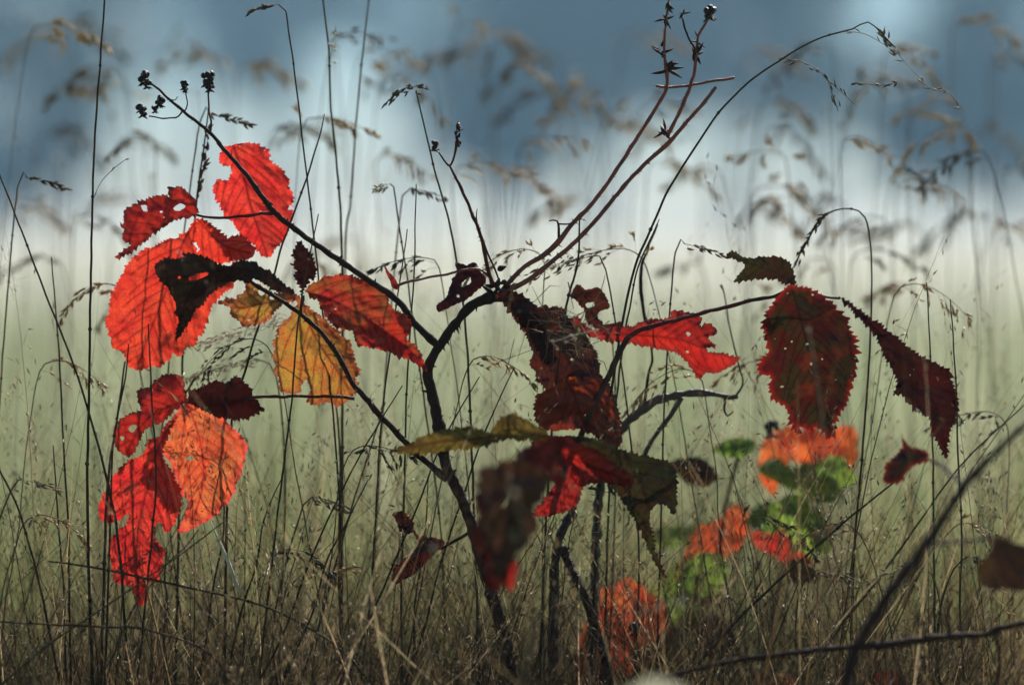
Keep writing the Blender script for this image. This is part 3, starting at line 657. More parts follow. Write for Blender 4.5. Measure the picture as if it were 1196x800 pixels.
leaf(mid, [(662,440),(690,432),(712,450),(722,478),(727,510),(716,528),(700,515),(690,490),(672,465)], [(666,440),(690,470),(715,522)], BRN, 2.014, (.3,.3), .3, .3, label='dark brown leaf edge beside the rusty one', tiny=2, rough=1.6)
Rl = [(667,347),(674,333),(685,338.5),(699,336),(706,345),(713,358),(702,363),(698,370),(707,378),(725,376),(726,380),(710,385),(688,380),(682,363),(674,352)]
leaf(mid, Rl, [(676,338),(688,352),(694,370),(715,380)], BRN, 2.025, (.2,.3), .3, .3, [[(684,355),(693,353),(694,358),(686,359)]], teeth=1.5, vs=9, label='ragged brown leaf scrap behind the red one')
# low middle leaves
pet4 = stem('petiole', [(556,625,4),(580,590,3),(610,555,2.6),(640,525,2.5),(655,512,2.2)], M['bark'], main, 2)
Wl = [(454.6,528),(479,518.5),(495,509),(521,502),(554,499),(570,505.5),(583,489),(599,483),(619,492.5),(641.6,509),(622,514),(583,514),(563.5,522),(521,527),(495,530),(472.5,530)]
leaf(pet4, Wl, [(641,509),(600,502),(560,512),(510,516),(456,528)], YEL, 1.925, (.3,2.2), 1.0, .6, label='yellow and brown leaf seen edge on, slightly blurred', tiny=3, rough=2)
Xl = [(667.6,509),(700,513.6),(726,525),(752,531.5),(778,538),(789.5,544.5),(791,567),(788,600),(778,590),(765,590),(758.6,603),(762,622.6),(768,648.6),(778,674.6),(765,658),(755,635.5),(742,609.5),(726,583.5),(713,567),(702,552),(690,540),(680,525)]
leaf(pet4, Xl, [(668,510),(710,524),(740,550),(760,600),(776,672)], GRB, 1.975, (.4,.6), .5, .4, label='brownish green leaf folded into a long hanging tail', vs=14, wave=.6)
Yl = [(622,515),(648,509),(674,512),(700,525),(726,538),(739,557.5),(736,567),(713,564),(693.6,564),(680.6,570.5),(674,590),(651,600),(632,603),(622,600),(635,583.5),(648,564),(648,548),(625,550)]
leaf(pet4, Yl, [(656,512),(668,540),(660,570),(630,600)], REDD, 1.99, (.2,.2), .3, .3, label='red leaf in the middle, partly hidden by the blurred brown one', rough=1.6)
leaf(pet4, [(660,520),(690,522),(715,540),(738,556),(736,568),(705,562),(680,548),(655,545),(640,535)], [(656,530),(690,544),(736,562)], REDD, 1.955, (.3,1.2), .5, .4, label='blurred red leaf lying across the middle', rough=1.4)
pet5 = stem('petiole', [(566,670,4,2.0),(590,600,3,1.9),(610,550,2.4,1.8),(608,530,2,1.74)], M['bark'], main, 1)
Zl = [(583,540),(600,534),(622,540),(640,556),(634,580),(622,592),(628,615),(612,640),(598,650),(592,676),(578,672),(572,640),(562,620),(568,590),(558,575),(562,552)]
leaf(pet5, Zl, [(603,538),(600,580),(592,620),(584,672)], FGB, 1.76, (.4,.5), .8, .8, [(590,585,7),(606,617,5)], label='big brown curled leaf in front, out of focus', rough=4, tiny=8, wave=2)
leaf(pet5, [(575,560),(590,575),(588,600),(600,625),(596,655),(584,690),(570,684),(564,655),(552,630),(560,600),(556,578)], [(578,562),(574,610),(580,686)], MAR, 1.80, (-.5,.5), .8, .6, [(572,612,5)], rough=4, label='maroon leaf twisted behind the big brown one', wave=2, tiny=6)
leaf(pet5, [(585,650),(600,648),(604,668),(596,690),(586,682),(580,692),(572,672)], [(592,650),(590,670),(588,688)], REDD, 1.78, rough=2, label='blurred orange red leaf tip under the brown one')
leaf(pet5, [(592,606),(606,602),(612,618),(602,632),(592,622)], [(598,604),(602,630)], YEL, 1.77, rough=2, teeth=1, label='small blurred yellow leaf scrap in front')
leaf(pet5, [(625,525),(645,512),(660,514),(656,535),(640,552),(636,575),(624,590),(620,565),(628,545)], [(652,514),(638,545),(626,584)], MAR, 1.80, (.2,.6), .6, .6, label='blurred maroon leaf beside the big brown one', rough=3, tiny=3)
leaf(pet5, [(604,530),(622,520),(648,526),(664,545),(655,570),(640,560),(622,552),(608,548)], [(606,536),(634,542),(656,562)], MAR, 1.84, (.2,.8), .6, .6, label='maroon leaf curling over to the right', rough=3, tiny=3)
pet6 = stem('petiole', [(552,620,2.5),(530,632,1.8),(515,640,1.5),(500,636,1.4)], M['bark'], main)
leaf(pet6, [(459.5,665),(469,655),(482,645),(489,635.5),(482,619),(492,626),(515,629),(518,635.5),(502,652),(482,671),(461,681)], [(514,632),(492,645),(462,672)], BRN, 1.985, (.3,.3), .4, .3, teeth=1.5, vs=9, label='small shrivelled brown leaf low beside the main stem', rough=2, tiny=4)
leaf(pet6, [(460,600),(472,598),(482,612),(478,625),(466,618)], [(462,602),(478,622)], BRN, 2.0, teeth=1.5, vs=6, rough=2, label='crumb of dry leaf above the shrivelled one')

# ---------------------------------------------------------------- bramble with the right hand leaves
g1 = P(646, 800, 2.02); B2 = empty('bramble', (g1.x, g1.y, 0))
tag(B2, 'slimmer bramble right of the main stem, arching over to three dark red leaves at right', 'bramble')
st2 = stem('main_stem', [(735,392,3.6,2.0),(728,404,3.8,2.0),(714,432,4,2.0),(700,462,4,2.002),(686,490,4,2.005),(676,520,4,2.02),(674,560,4.5,2.03),(668,596,5,2.03),(656,622,5.5,2.02),(649,650,6,2.02),(647,700,6.5,2.02),(646,740,7,2.02),(646,800,7.5,2.02)], M['cane'], B2, 12, True, 10, knob=.2)
br2 = stem('petiole', [(733,394,3.6,2.0),(745,386,3.2,1.998),(765,380,3,1.995),(800,371,2.7,1.99),(830,363,2.6,1.99),(853,358,2.7,1.99),(880,351,2.4,1.99),(905,346,2.3,1.99),(925,337,2.4,1.99),(945,341,2,1.99),(965,347,1.8,1.99),(982,349,1.6,1.99)], M['petiole'], B2, 9)
stem('branch', [(656,640,6,2.02),(668,664,5.5,2.01),(682,695,5.5,2.0),(692,722,5.5,2.0),(702,750,5.5,2.0),(712,790,6,2.0)], M['bark'], B2, 10, True, knob=.3)
Sl = [(669,374),(673,370),(685,380),(693.5,385),(724,381),(740,381),(754,374),(776,372),(784,370),(784,363),(806,364.6),(820,371.5),(817,380),(828,378),(838,388),(828,395),(835,404.5),(825.5,406),(828,411),(845,413),(864,418),(856,426.5),(839,435),(825.5,436),(814.5,441),(803.5,424),(790,413),(765,407),(737.5,402),(710,399),(696,395),(680,388)]
leaf(br2, Sl, [(672,376),(700,390),(735,391),(790,396),(825,408),(862,419)], REDD, 2.005, (.1,.4), .45, .3, [(804,390,2.5),(803,411,2)], vs=13, label='red leaf spreading right from the stem, torn at its end', tiny=3, wave=.6)
Tl = [(927.5,333.6),(916,330),(905,327),(879,327),(858,329),(866,317),(870.6,309),(860,304),(849.5,300),(849.5,295.6),(859,295),(872,302),(888.5,300),(908,300),(921,306),(927.5,319)]
leaf(br2, Tl, [(926,332),(905,318),(880,309),(852,298)], GRB, 2.0, (.3,.6), .3, .3, label='small dull green leaf pointing back to the left', vs=9, rough=1.4)
Ul = [(924,333.6),(944,337),(960,345),(976,358),(989,374),(999,394),(1002,410),(1000.5,426),(996,449),(989,472),(979,491),(971,512),(963,507),(953.5,498),(947,504),(937,498),(931,507),(922.6,491),(918,475),(900,462),(900,439),(887,437.5),(888.5,420),(896.6,410),(892,384),(895,368),(905,350),(914.5,340)]
leaf(br2, Ul, [(925,336),(937,380),(947,420),(953,460),(957,498)], MARG, 1.985, (.35,.5), .45, .5, vs=15, teeth=4.6, tooth=8, label='big hanging leaf mottled maroon and green', tiny=22, rough=1.5)
Vl = [(981,346.6),(992.5,353),(1012,368),(1031.5,381),(1051,397),(1067,410),(1086.7,421),(1109,433),(1112.7,446),(1117.6,462),(1119,475),(1116,491),(1109,504),(1106,533),(1096.5,520.5),(1090,504),(1083.5,488),(1067,478),(1054,462),(1043,460),(1047.7,449),(1041,429.5),(1030,410),(1025,397),(1012,381),(996,364.5),(983,351.5)]
leaf(br2, Vl, [(981,348),(1012,373),(1045,405),(1075,440),(1095,480),(1105,528)], MAR, 1.99, (.3,.3), -.4, .4, vs=13, teeth=3.2, label='narrow rolled maroon leaf at the far right', tiny=8, rough=1.6)

# ---------------------------------------------------------------- old bare cane
g2 = P(728, 500, 2.05); B3 = empty('dead_bramble_cane', (P(600, 800, 2.05).x, g2.y, 0))
tag(B3, 'bare bluish grey arching cane right of the rusty leaf, without leaves', 'cane')
oc = stem('main_stem', [(862,463,2.4,2.05),(850,464,3.4,2.05),(838,461,3,2.05),(818,458,5,2.05),(800,460,4.6,2.05),(782,463,5,2.05),(765,468,5.4,2.05),(748,480,5.6,2.05),(732,494,6,2.05),(718,515,6,2.06),(705,550,6,2.07),(698,600,6,2.07),(694,700,6,2.07),(690,800,6.5,2.07)], M['oldcane'], B3, 12, True, 9, knob=.45)
stem('branch', [(796,464,3.6,2.05),(784,484,3.2,2.05),(768,505,3,2.055),(756,525,3,2.06),(742,560,3,2.07)], M['oldcane'], B3, 3)
stem('branch', [(858,465,1.6,2.05),(866,452,1.4,2.05),(867,442,1.2,2.05),(861,420,1.1,2.05),(852,380,1,2.06),(846,345,.9,2.07),(842,333,1.8,2.07)], M['greenstalk'], B3)
stem('branch', [(847,466,1.8,2.05),(846,478,1.5,2.05),(850,486,1.2,2.05),(856,480,.8,2.05)], M['bark'], B3)
stem('branch', [(752,477,2,2.05),(757,440,1.8,2.05),(762,415,1.6,2.05),(757,390,1.6,2.05),(752,365,2.2,2.05),(748,325,2.4,2.05),(753,300,1.6,2.05),(768,262,1.2,2.05)], M['bark'], B3, 6)

# ---------------------------------------------------------------- blurred bramble in front at the right
g3 = P(985, 800, 1.72); B4 = empty('bramble', (g3.x, g3.y, 0))
tag(B4, 'blurred dark bramble cane slanting in the right foreground', 'bramble')
c4 = stem('main_stem', [(1215,478,3.2,1.80),(1180,512,3.8,1.79),(1130,563,5.4,1.78),(1105,600,5.6,1.77),(1080,638,6.4,1.76),(1052,675,7,1.75),(1025,715,7.6,1.74),(1000,760,8.4,1.73),(985,805,9,1.72)], M['bark'], B4, 14, True, knob=.3)
p4 = stem('petiole', [(1078,640,3,1.76),(1100,634,2.4,1.77),(1130,632,2.2,1.78),(1155,628,2.2,1.79),(1166,632,2,1.79)], M['bark'], B4, 2)
leaf(p4, [(1140,664),(1155,647),(1164,626),(1185,634),(1215,645),(1222,690),(1176,688),(1151,686)], [(1164,628),(1180,655),(1200,688)], DRK, 1.80, (.3,.5), .4, .3, label='blurred dark leaf cut by the right edge')
p5 = stem('petiole', [(1126,566,3.2,1.78),(1115,558,2.8,1.8),(1098,543,2.4,1.84),(1083,536,2.0,1.89)], M['bark'], B4, 1)
leaf(p5, [(1032,562),(1036,541),(1053,524),(1053,507),(1062,521.6),(1083,528),(1085,538.6),(1066,545),(1053,562),(1040.5,566)], [(1084,533),(1062,536),(1036,562)], DED, 1.90, (.3,.5), .5, .3, label='small curled dark leaf', rough=2, vs=9)
stem('branch', [(1080,642,2.5,1.76),(1060,700,2.5,1.77),(1072,720,2.2,1.78),(1090,755,2,1.79)], M['bark'], B4)

# fallen twig along the bottom right
tw = empty('fallen_twig', (P(1100, 800, 1.88).x, P(1100, 800, 1.88).y, 0)); tag(tw, 'blurred dark twig lying level across the bottom right', 'twig')
stem('stalk', [(1215,724,3.6,1.88),(1170,733,4.5,1.88),(1150,741,4,1.88),(1100,744,4.5,1.88),(1040,752,5,1.88),(972,757,4,1.88),(900,766,4,1.88),(845,774,3,1.88),(780,790,2.5,1.88),(740,806,2,1.88)], M['bark'], tw, 6, knob=.45)
stem('side_twig', [(1110,744,2.4,1.88),(1106,720,2,1.88),(1112,700,1.4,1.88)], M['bark'], tw); stem('side_twig', [(1040,752,2.4,1.88),(1052,790,2,1.88),(1060,820,2,1.88)], M['bark'], tw)
stem('side_twig', [(1160,738,2.4,1.88),(1168,770,2,1.88),(1160,830,2,1.88)], M['bark'], tw)

# ---------------------------------------------------------------- background brambles (soft)
def bgplant(px, d, label): g = P(px, 800, d); b = empty('bramble', (g.x, g.y, 0)); tag(b, label, 'bramble', 'small blurred brambles behind'); return b
B5 = bgplant(905, 2.26, 'blurred low bramble at right with a glowing orange leaf over green ones')
s5 = stem('main_stem', [(938,560,2,2.26),(925,600,2.24,2.26),(915,660,3,2.26),(905,730,3.5,2.26),(900,800,4,2.26)], M['petiole'], B5, 0, True)
leaf(s5, [(887,545),(890,522),(905,505),(921,498),(935,505),(947,500),(960,506),(978,500),(997,498),(1003,530),(994,552),(978,575),(955,560),(947,545),(921,541),(905,575),(892,565)], [(945,575),(948,540),(950,505)], FIRE, 2.20, (.1,.1), .3, .2, vs=18, label='glowing orange red leaf', rough=2.5, grid=3.5)
leaf(s5, [(885,548),(905,535),(925,545),(945,540),(968,541),(985,541),(990,560),(975,583),(955,588),(930,575),(905,562)], [(890,550),(930,555),(985,560)], GRN, 2.18, (.2,-.4), .3, .2, label='green leaf just under the orange one', rough=2, grid=3.5)
leaf(s5, [(915,580),(940,583),(960,600),(972,625),(968,645),(943,648),(925,632),(912,605)], [(920,585),(942,612),(965,643)], GRN, 2.17, (.2,.3), .3, .2, label='green leaf hanging lower', rough=2, grid=3.5)
leaf(s5, [(879,621),(913,615),(938,640),(948,660),(930,662),(900,648),(881,636)], [(882,625),(910,635),(940,655)], RED, 2.24, (.1,.1), .2, .2, label='red leaf at the lower left of this plant', grid=3.5)
B6 = bgplant(800, 2.22, 'blurred small bramble with a yellow green top leaf and a low orange leaf')
s6 = stem('main_stem', [(868,515,2,2.20),(860,540,2.6,2.20),(848,590,3,2.21),(840,640,3.4,2.22),(828,690,4,2.22),(815,760,4.5,2.22),(812,800,5,2.22)], M['bark'], B6, 3, True)
leaf(s6, [(790,680),(800,645),(813,620),(836,609),(858,590),(874,600),(868,632),(850,650),(826,672),(806,670)], [(868,598),(835,635),(796,676)], FIRE, 2.24, (.1,.1), .3, .2, vs=17, label='orange leaf low on this plant', rough=2, grid=3.5)
leaf(s6, [(832,525),(848,514),(872,512),(882,520),(872,532),(850,534)], [(880,520),(856,523),(834,526)], GRN, 2.14, (.2,-.6), .3, .2, label='yellow green leaf at the top', grid=3)
leaf(s6, [(760,620),(800,612),(840,610),(868,600),(845,625),(800,635),(770,640)], [(866,604),(815,622),(764,630)], GRN, 2.26, (.2,-.6), .3, .2, label='green leaf seen level', grid=3.5)
leaf(s6, [(758,690),(790,660),(815,640),(818,680),(800,720),(770,740),(755,720)], [(815,645),(790,685),(762,732)], GRN, 2.28, (.2,.2), .3, .2, label='green leaf behind the orange ones', grid=3.5)
berry('fruit', 902, 500, 10, M['sepal'], s6, 2.14, 'dark dry fruit beside the glowing leaf')
B7 = bgplant(735, 2.14, 'blurred low bramble at the bottom centre with the biggest orange leaf')
s7 = stem('main_stem', [(742,700,1.8,2.12),(741,740,2,2.12),(742,800,2.24,2.12)], M['bark'], B7, 0, True)
leaf(s7, [(688,720),(700,692),(720,680),(735,676),(762,694),(780,712),(786,748),(772,770),(750,778),(737,786),(710,795),(690,795),(680,770),(676,745)], [(742,690),(732,730),(715,785)], FIRE, 2.16, (.1,.1), .2, .2, vs=18, label='biggest orange leaf low at the centre', rough=2, grid=3.5)
leaf(s7, [(670,770),(690,750),(712,765),(705,795),(680,812),(668,795)], [(705,765),(690,785),(674,805)], RED, 2.14, (.1,.1), .3, .2, label='red leaf low at its left', grid=3.5)
leaf(s7, [(780,700),(800,690),(820,700),(822,730),(800,745),(782,735)], [(782,705),(805,718),(815,738)], GRN, 2.17, (.3,.2), .3, .2, label='green leaf at its right', grid=3.5)
berry('fruit', 742, 732, 8, M['berry'], s7, 2.04, 'round dark fruit in front of the orange leaf')
def autoleaf(parent, cx, cy, ang, L, w, mat, d, label, tilt=(.2, .3)):
    a = math.radians(ang); ux, uy = math.cos(a), math.sin(a); O = []
    prof = [(0, .0), (.06, .18), (.2, .40), (.4, .5), (.6, .45), (.8, .26), (.93, .1), (1, 0)]
    for t, k in prof: O.append((cx+ux*L*t-uy*w*k, cy+uy*L*t+ux*w*k))
    for t, k in prof[-2:0:-1]: O.append((cx+ux*L*t+uy*w*k*random.uniform(.8, 1.1), cy+uy*L*t-ux*w*k))
    return leaf(parent, O, [(cx, cy), (cx+ux*L*.5+random.uniform(-3, 3), cy+uy*L*.5), (cx+ux*L*.97, cy+uy*L*.97)], mat, d, tilt, .35, .3, vs=12, label=label, rough=2, grid=3)
for cx, cy, ang, L, w, m_, d, lab in [(850,655,150,58,36,GRN,2.2,'green leaf pointing left under the orange one'),(812,690,120,60,40,GRN,2.23,'bright green leaf low on the left'),(838,560,200,46,24,GRB,2.19,'dull leaf near the top, pointing left'),
      (822,720,60,52,34,GRB,2.21,'dark green leaf near the bottom'),(812,750,170,60,34,GRN,2.2,'lowest green leaf')]: autoleaf(s6, cx, cy, ang, L*1.3, w*1.35, m_, d-.03, lab)
for cx, cy, ang, L, w, m_, d, lab in [(925,600,170,50,30,GRN,2.2,'green leaf pointing left above the red one'),(955,545,20,42,34,GRN,2.19,'lit green leaf at the right of the orange one'),(915,660,20,40,26,GRB,2.22,'dull green leaf lowest on the plant'),(940,505,-60,36,20,FIRE,2.22,'narrow orange leaf at the top')]: autoleaf(s5, cx, cy, ang, L*1.15, w*1.2, m_, d-.02, lab)
B8 = bgplant(900, 2.2, 'blurred scraps of orange bramble leaf at the very bottom right of centre')
s8 = stem('main_stem', [(905,790,2,2.25),(900,830,2.4,2.25)], M['bark'], B8, 0, True)
leaf(s8, [(880,800),(890,788),(915,786),(930,800),(920,820),(890,820)], [(885,795),(905,802),(925,812)], FIRE, 2.25, label='orange leaf cut by the bottom edge', grid=3.5)
leaf(s8, [(1010,800),(1025,783),(1050,786),(1060,800),(1040,825),(1015,820)], [(1015,795),(1035,805),(1055,812)], REDD, 2.2, label='brownish red leaf cut by the bottom edge', grid=3.5)

# ---------------------------------------------------------------- single grass stalks
def stalk(label, pts, mat, group=None, ground=True, heads=(), name='grass_stalk', n=5, amp=.0004, cat='grass stalk'):
    """pts as for stems, from top to bottom; heads = (i0, i1, count, len_px, width_px, spread_px, drop, material) seeds along a run of traced points"""
    W, rad = path3(pts, 9); W = jitter_path(W, rad, amp); d = pts[-1][3] if len(pts[-1]) > 3 else FOC
    if ground: W, rad = to_ground(W, rad)
    o = W[-1]; o = Vector((o.x, o.y, 0 if ground else o.z)); r = empty(name, o); tag(r, label, cat, group)
    mb = MB(); mb.tube(W, rad, n)
    # joints
    for k in range(10, len(W)-2, 17): mb.ball(W[k], rad[k]*1.7, 6)
    mb.build('stalk', mat, r)
    for (poly, cnt, ln, wd, spr, drop, hm) in heads:
        H, _ = path3([(a, b, .5, pts[0][3] if len(pts[0]) > 3 else FOC) for a, b in poly], 3)
        hb = MB(); hb.tube(H, [.4*PX*FOC]*len(H), 4); sc = PX*FOC
        for k in range(cnt):
            i = random.randrange(0, len(H)-1); t = (H[i]-H[i+1]).normalized() if True else None
            off = Vector((random.gauss(0, 1), random.gauss(0, 1), random.gauss(-drop, .8)))*spr*sc
            b = H[i]; e = b+off
            if off.length > sc: hb.tube([b, (b+e)/2+Vector((0, 0, .3*sc)), e], [.25*sc]*3, 3)
            dd = t+Vector((random.gauss(0, .35), random.gauss(0, .35), random.gauss(-drop*.6, .35)))
            hb.spindle(e, dd, ln*sc*random.uniform(.7, 1.3), wd*sc*random.uniform(.8, 1.2), 4)
        hb.build('seed_head', hm, r)
    return r
D_, S_, G_, PU = M['darkstraw'], M['straw'], M['greenstalk'], M['purplestalk']
SEED, DS, FL_ = M['seed'], M['darkseed'], M['fluff']
stalk('tall straight dark stalk rising past the top edge at left', [(123,-10,1.1),(118,60,1.2),(112,140,1.3),(108,230,1.4),(106,330,1.5),(104,450,1.6),(102,560,1.8),(104,680,2),(108,800,2.2)], D_, heads=[([(146,187),(132,198),(118,213),(109,232)], 3, 6, .8, 1, 0, S_)])
stalk('thin stalk leaning in from the left edge, bent towards the bottom', [(-2,200,1,2.0),(22,262,1.1,2.0),(48,330,1.2,2.0),(80,410,1.3,2.0),(100,470,1.4,2.0),(125,560,1.6,2.0),(140,650,1.7,2.0),(150,800,1.8,2.0)], D_)
stalk('stalk leaning at the left edge below the midline', [(-6,540,1.2,1.98),(20,590,1.3,1.98),(35,640,1.4,1.98),(50,700,1.5,1.98),(70,800,1.6,1.98)], D_)
stalk('reddish stalk just in front of the lowest red leaf', [(146,422,1.1,1.98),(135,500,1.4,1.98),(126,560,1.6,1.98),(122,650,1.8,1.98),(118,800,2,1.98)], PU)
stalk('short reddish stalk ending on the biggest red leaf', [(173,378,.8,1.985),(175,420,1,1.985),(178,480,1.2,1.985),(182,560,1.3,1.985),(176,640,1.4,1.985),(160,800,1.5,1.985)], PU)
stalk('stalk ending on the biggest red leaf, left of its neighbour', [(150,402,.8,1.985),(146,440,1,1.985),(132,520,1.2,1.985),(128,640,1.3,1.985),(122,800,1.5,1.985)], PU)
stalk('pair member: green stalk with a glinting tuft, reaching the top left of centre', [(376,-8,1.1,2.06),(384,60,1.2,2.06),(386,120,1.3,2.06),(392,180,1.4,2.06),(398,260,1.5,2.06),(400,400,1.7,2.06),(398,800,2,2.06)], G_, heads=[([(392,30),(390,50),(386,70)], 10, 6, 1.4, 4, .4, FL_)])
stalk('green stalk crossing its neighbour near the upper centre left', [(432,-8,1,2.1),(424,60,1.1,2.1),(416,140,1.2,2.1),(410,230,1.3,2.1),(402,330,1.4,2.1),(396,800,1.8,2.1)], G_)
stalk('green stalk running down from the tuft left of the bud stem', [(486,106,1,2.02),(496,150,1.1,2.02),(508,200,1.2,2.02),(522,250,1.3,2.02),(533,303,1.4,2.02),(545,400,1.5,2.02),(552,560,1.6,2.02),(560,800,1.8,2.02)], G_, heads=[([(455,118),(466,107),(478,102),(494,102),(500,106)], 30, 8, 1.3, 3, .3, DS)])
stalk('stalk with a pointed tip left of the amber leaf', [(379,133,.6,2.02),(370,170,1,2.02),(352,225,1.2,2.02),(330,285,1.3,2.02),(318,330,1.3,2.02),(290,420,1.5,2.02),(268,520,1.6,2.02),(262,800,2,2.02)], D_)
stalk('stalk with a rough brown seed spike between the red leaves at top left', [(244,120,.8,2.04),(240,160,1,2.04),(234,200,1.2,2.04),(228,250,1.3,2.04),(215,360,1.4,2.05),(205,800,1.8,2.05)], D_, heads=[([(244,150),(240,180),(236,205),(230,235)], 26, 9, 1.7, 1.2, -.1, DS)])
stalk('long stalk arching from the centre to a drooping panicle at top right', [(1046,56,.8,2.0),(1030,40,.8,2.0),(1014,26,.8,2.0),(996,34,.9,2.0),(985,37,1,2.0),(950,48,1,2.0),(915,68,1.1,2.0),(880,92,1.2,2.0),(845,125,1.3,2.0),(812,172,1.4,2.0),(782,220,1.5,2.0),(760,268,1.5,2.0),(742,310,1.6,2.0),(728,370,1.6,2.005),(715,450,1.7,2.01),(700,560,1.8,2.01),(690,800,2,2.01)], D_,
      heads=[([(1030,40),(1040,52),(1048,62),(1056,72)], 26, 10, 1.0, 2, .3, S_), ([(985,37),(1010,40),(1032,52)], 3, 7, .8, 1, 0, S_), ([(1056,72),(1075,92),(1085,102),(1104,107),(1112,112),(1126,130)], 12, 7, 1, 1.5, .2, SEED), ([(915,68),(945,76),(965,92),(972,110),(979,130)], 18, 8, 1, 1.5, .3, DS), ([(965,92),(985,110),(998,122)], 7, 7, .9, 1.2, .2, DS), ([(1000,97),(1030,100),(1048,96)], 10, 7, 1.2, 1.6, 0, DS)])
stalk('hooked stalk with a brown seed spike hanging behind the right leaves', [(930,305,.8,2.04),(945,278,1.2,2.04),(958,256,1.2,2.04),(975,246,1,2.04),(995,244,1,2.04),(1010,254,1.1,2.04),(1017,290,1.1,2.04),(1018,340,1.1,2.04),(1015,420,1.3,2.03),(1008,520,1.4,2.03),(998,640,1.5,2.03),(992,800,1.7,2.03)], D_, heads=[([(930,308),(938,290),(948,272),(960,255),(972,248)], 36, 9, 1.3, 1.3, .1, DS)])
stalk('green stalk tip standing upright over the centre, left of the cane fork', [(770,256,.6,2.0),(757,285,1,2.0),(745,312,1.1,2.0),(738,345,1.1,2.01),(724,430,1.3,2.02),(712,560,1.4,2.03),(705,800,1.6,2.03)], G_)
stalk('stalk hanging below the red canes with a curved foot', [(677,255,1,1.99),(676,290,1.2,1.99),(672,320,1.4,1.99),(664,345,1.5,1.99),(655,400,1.4,2.0),(640,560,1.5,2.02),(630,800,1.7,2.03)], D_)
stalk('straight dark stalk slanting up to the right across the right undergrowth', [(1045,563,1,1.99),(1010,590,1.3,1.99),(965,628,1.5,1.99),(920,668,1.6,1.99),(870,715,1.7,1.99),(820,770,1.8,1.99),(790,806,1.9,1.99)], D_)
stalk('dark stalk lying nearly level over the tip of the lowest red leaf', [(56,655,1,1.97),(100,661,1.3,1.97),(160,673,1.5,1.97),(220,686,1.5,1.97),(290,702,1.4,1.97),(340,722,1.3,1.97),(400,760,1.3,1.97),(440,806,1.4,1.97)], D_)
stalk('level reddish stalk near the bottom left corner', [(-6,726,1.2,1.95),(60,729,1.4,1.95),(120,732,1.5,1.95),(170,735,1.4,1.95),(240,760,1.4,1.95),(280,806,1.4,1.95)], PU)
stalk('blade coloured pale for a white stem highlight under the orange leaf', [(246,609,.8,1.97),(256,632,1.6,1.97),(266,655,2.4,1.97),(276,680,2.2,1.97),(282,695,1.0,1.97)], M['fluff'], ground=False, name='dry_straw', cat='straw')  # white stem highlight put into the colour with the pale fluff material
stalk('thin pale stalk running from the orange leaf down to the left', [(232,618,.7,1.99),(215,640,.8,1.99),(198,655,.9,1.99),(188,668,.9,1.99),(150,720,1,1.99),(120,806,1.1,1.99)], S_)
stalk('brown stalk slanting across the lower left from the bottom edge', [(260,610,.8,1.97),(200,655,1,1.97),(120,710,1.2,1.97),(60,750,1.3,1.97),(0,800,1.4,1.97)], S_, heads=[([(90,725),(70,740),(50,757),(20,790)], 20, 7, 1, 2, .2, SEED)])
for i, (x0, y0, x1, m, l) in enumerate([(372,250,300,D_,'under the amber leaf'),(486,215,470,G_,'beside the seeded stalk'),(476,268,420,G_,'reaching the branch midway'),(280,500,232,D_,'right of the orange leaf'),
        (450,470,350,D_,'crossing the main fork at left'),(470,450,300,D_,'leaning furthest right'),(560,440,400,D_,'slanting under the fork'),(600,430,470,D_,'slanting up to the withered heap'),(500,560,480,PU,'short beside the stem'),
        (1200,470,930,D_,'slanting in from the right edge'),(900,640,905,S_,'under the glowing leaf'),(1110,350,1128,G_,'rising between the right leaves and the edge'),(1082,330,1090,G_,'faint beside it'),(60,300,86,D_,'left of the tall dark one'),
        (195,640,190,D_,'under the lowest leaf'),(328,560,262,D_,'lower left centre'),(430,560,330,D_,'low left of the stem'),(62,520,80,PU,'short near the left edge')]):
    pts = [(x0, y0, .7, 1.99+.012*(i % 5))]
    for k in (1, 2, 3, 4, 5): t = k/5; pts.append((x0+(x1-x0)*t**.85+random.uniform(-4, 4), y0+(806-y0)*t, .9+.7*t, 1.99+.012*(i % 5)))
    stalk('bare thin grass stalk '+l, pts, m)

# seed heads: pts of stalk auto generated from a hooked top
def panicle(label, px, py, dirx, d, L=60, group=None, hm=None, cnt=26, ln=9, wd=1.6, spr=3, drop=.3, base=None, r=1.0):
    """arched stalk whose drooping head starts at (px,py) and hangs towards dirx"""
    k = FOC/d; bx = base if base is not None else px-dirx*random.uniform(10, 70)
    q = random.uniform(.05, 1.0) if group else .25; u = random.uniform(-.15, .15) if group else .02
    top = [(px+dirx*L*(1.0-.3*q), py+L*q), (px+dirx*L*.5, py+L*(q*.35+u)), (px, py)]
    pts = [(px, py, r*.8, d), (px-dirx*L*.25, py+L*.22, r, d), ((px+bx)/2-dirx*L*.2, py+(800-py)*.35, r*1.1, d), (bx, py+(800-py)*.7, r*1.2, d), (bx+random.uniform(-10, 10), 800, r*1.3, d)]
    stalk(label, pts, random.choice((S_, G_, D_)), group, heads=[(top, cnt, ln, wd, spr, drop, hm or SEED)])
panicle('drooping brown seed head near the left edge, pointing right and down', 32, 208, 1, 2.05, 45, hm=DS, cnt=26, ln=9, wd=1.5, spr=1.5)
panicle('dark slim seed head alone at the top, left of centre', 325, 5, -1, 2.02, 36, hm=DS, cnt=14, ln=9, wd=1.6, spr=1.2, drop=0, base=395)
panicle('dark seed head lying level right of the plump fruit', 245, 134, 1, 2.06, 48, hm=DS, cnt=22, ln=10, wd=1.6, spr=1.2, drop=-.2)
panicle('brown seed head over the right leaf, hanging left of it', 800, 285, 1, 2.03, 46, hm=DS, cnt=16, ln=9, wd=1.4, spr=2, drop=.5)
panicle('fine drooping seed head by the left edge below the midline', 25, 560, 1, 2.0, 45, hm=SEED, cnt=18, ln=9, wd=1.2, spr=2.5, drop=.5)
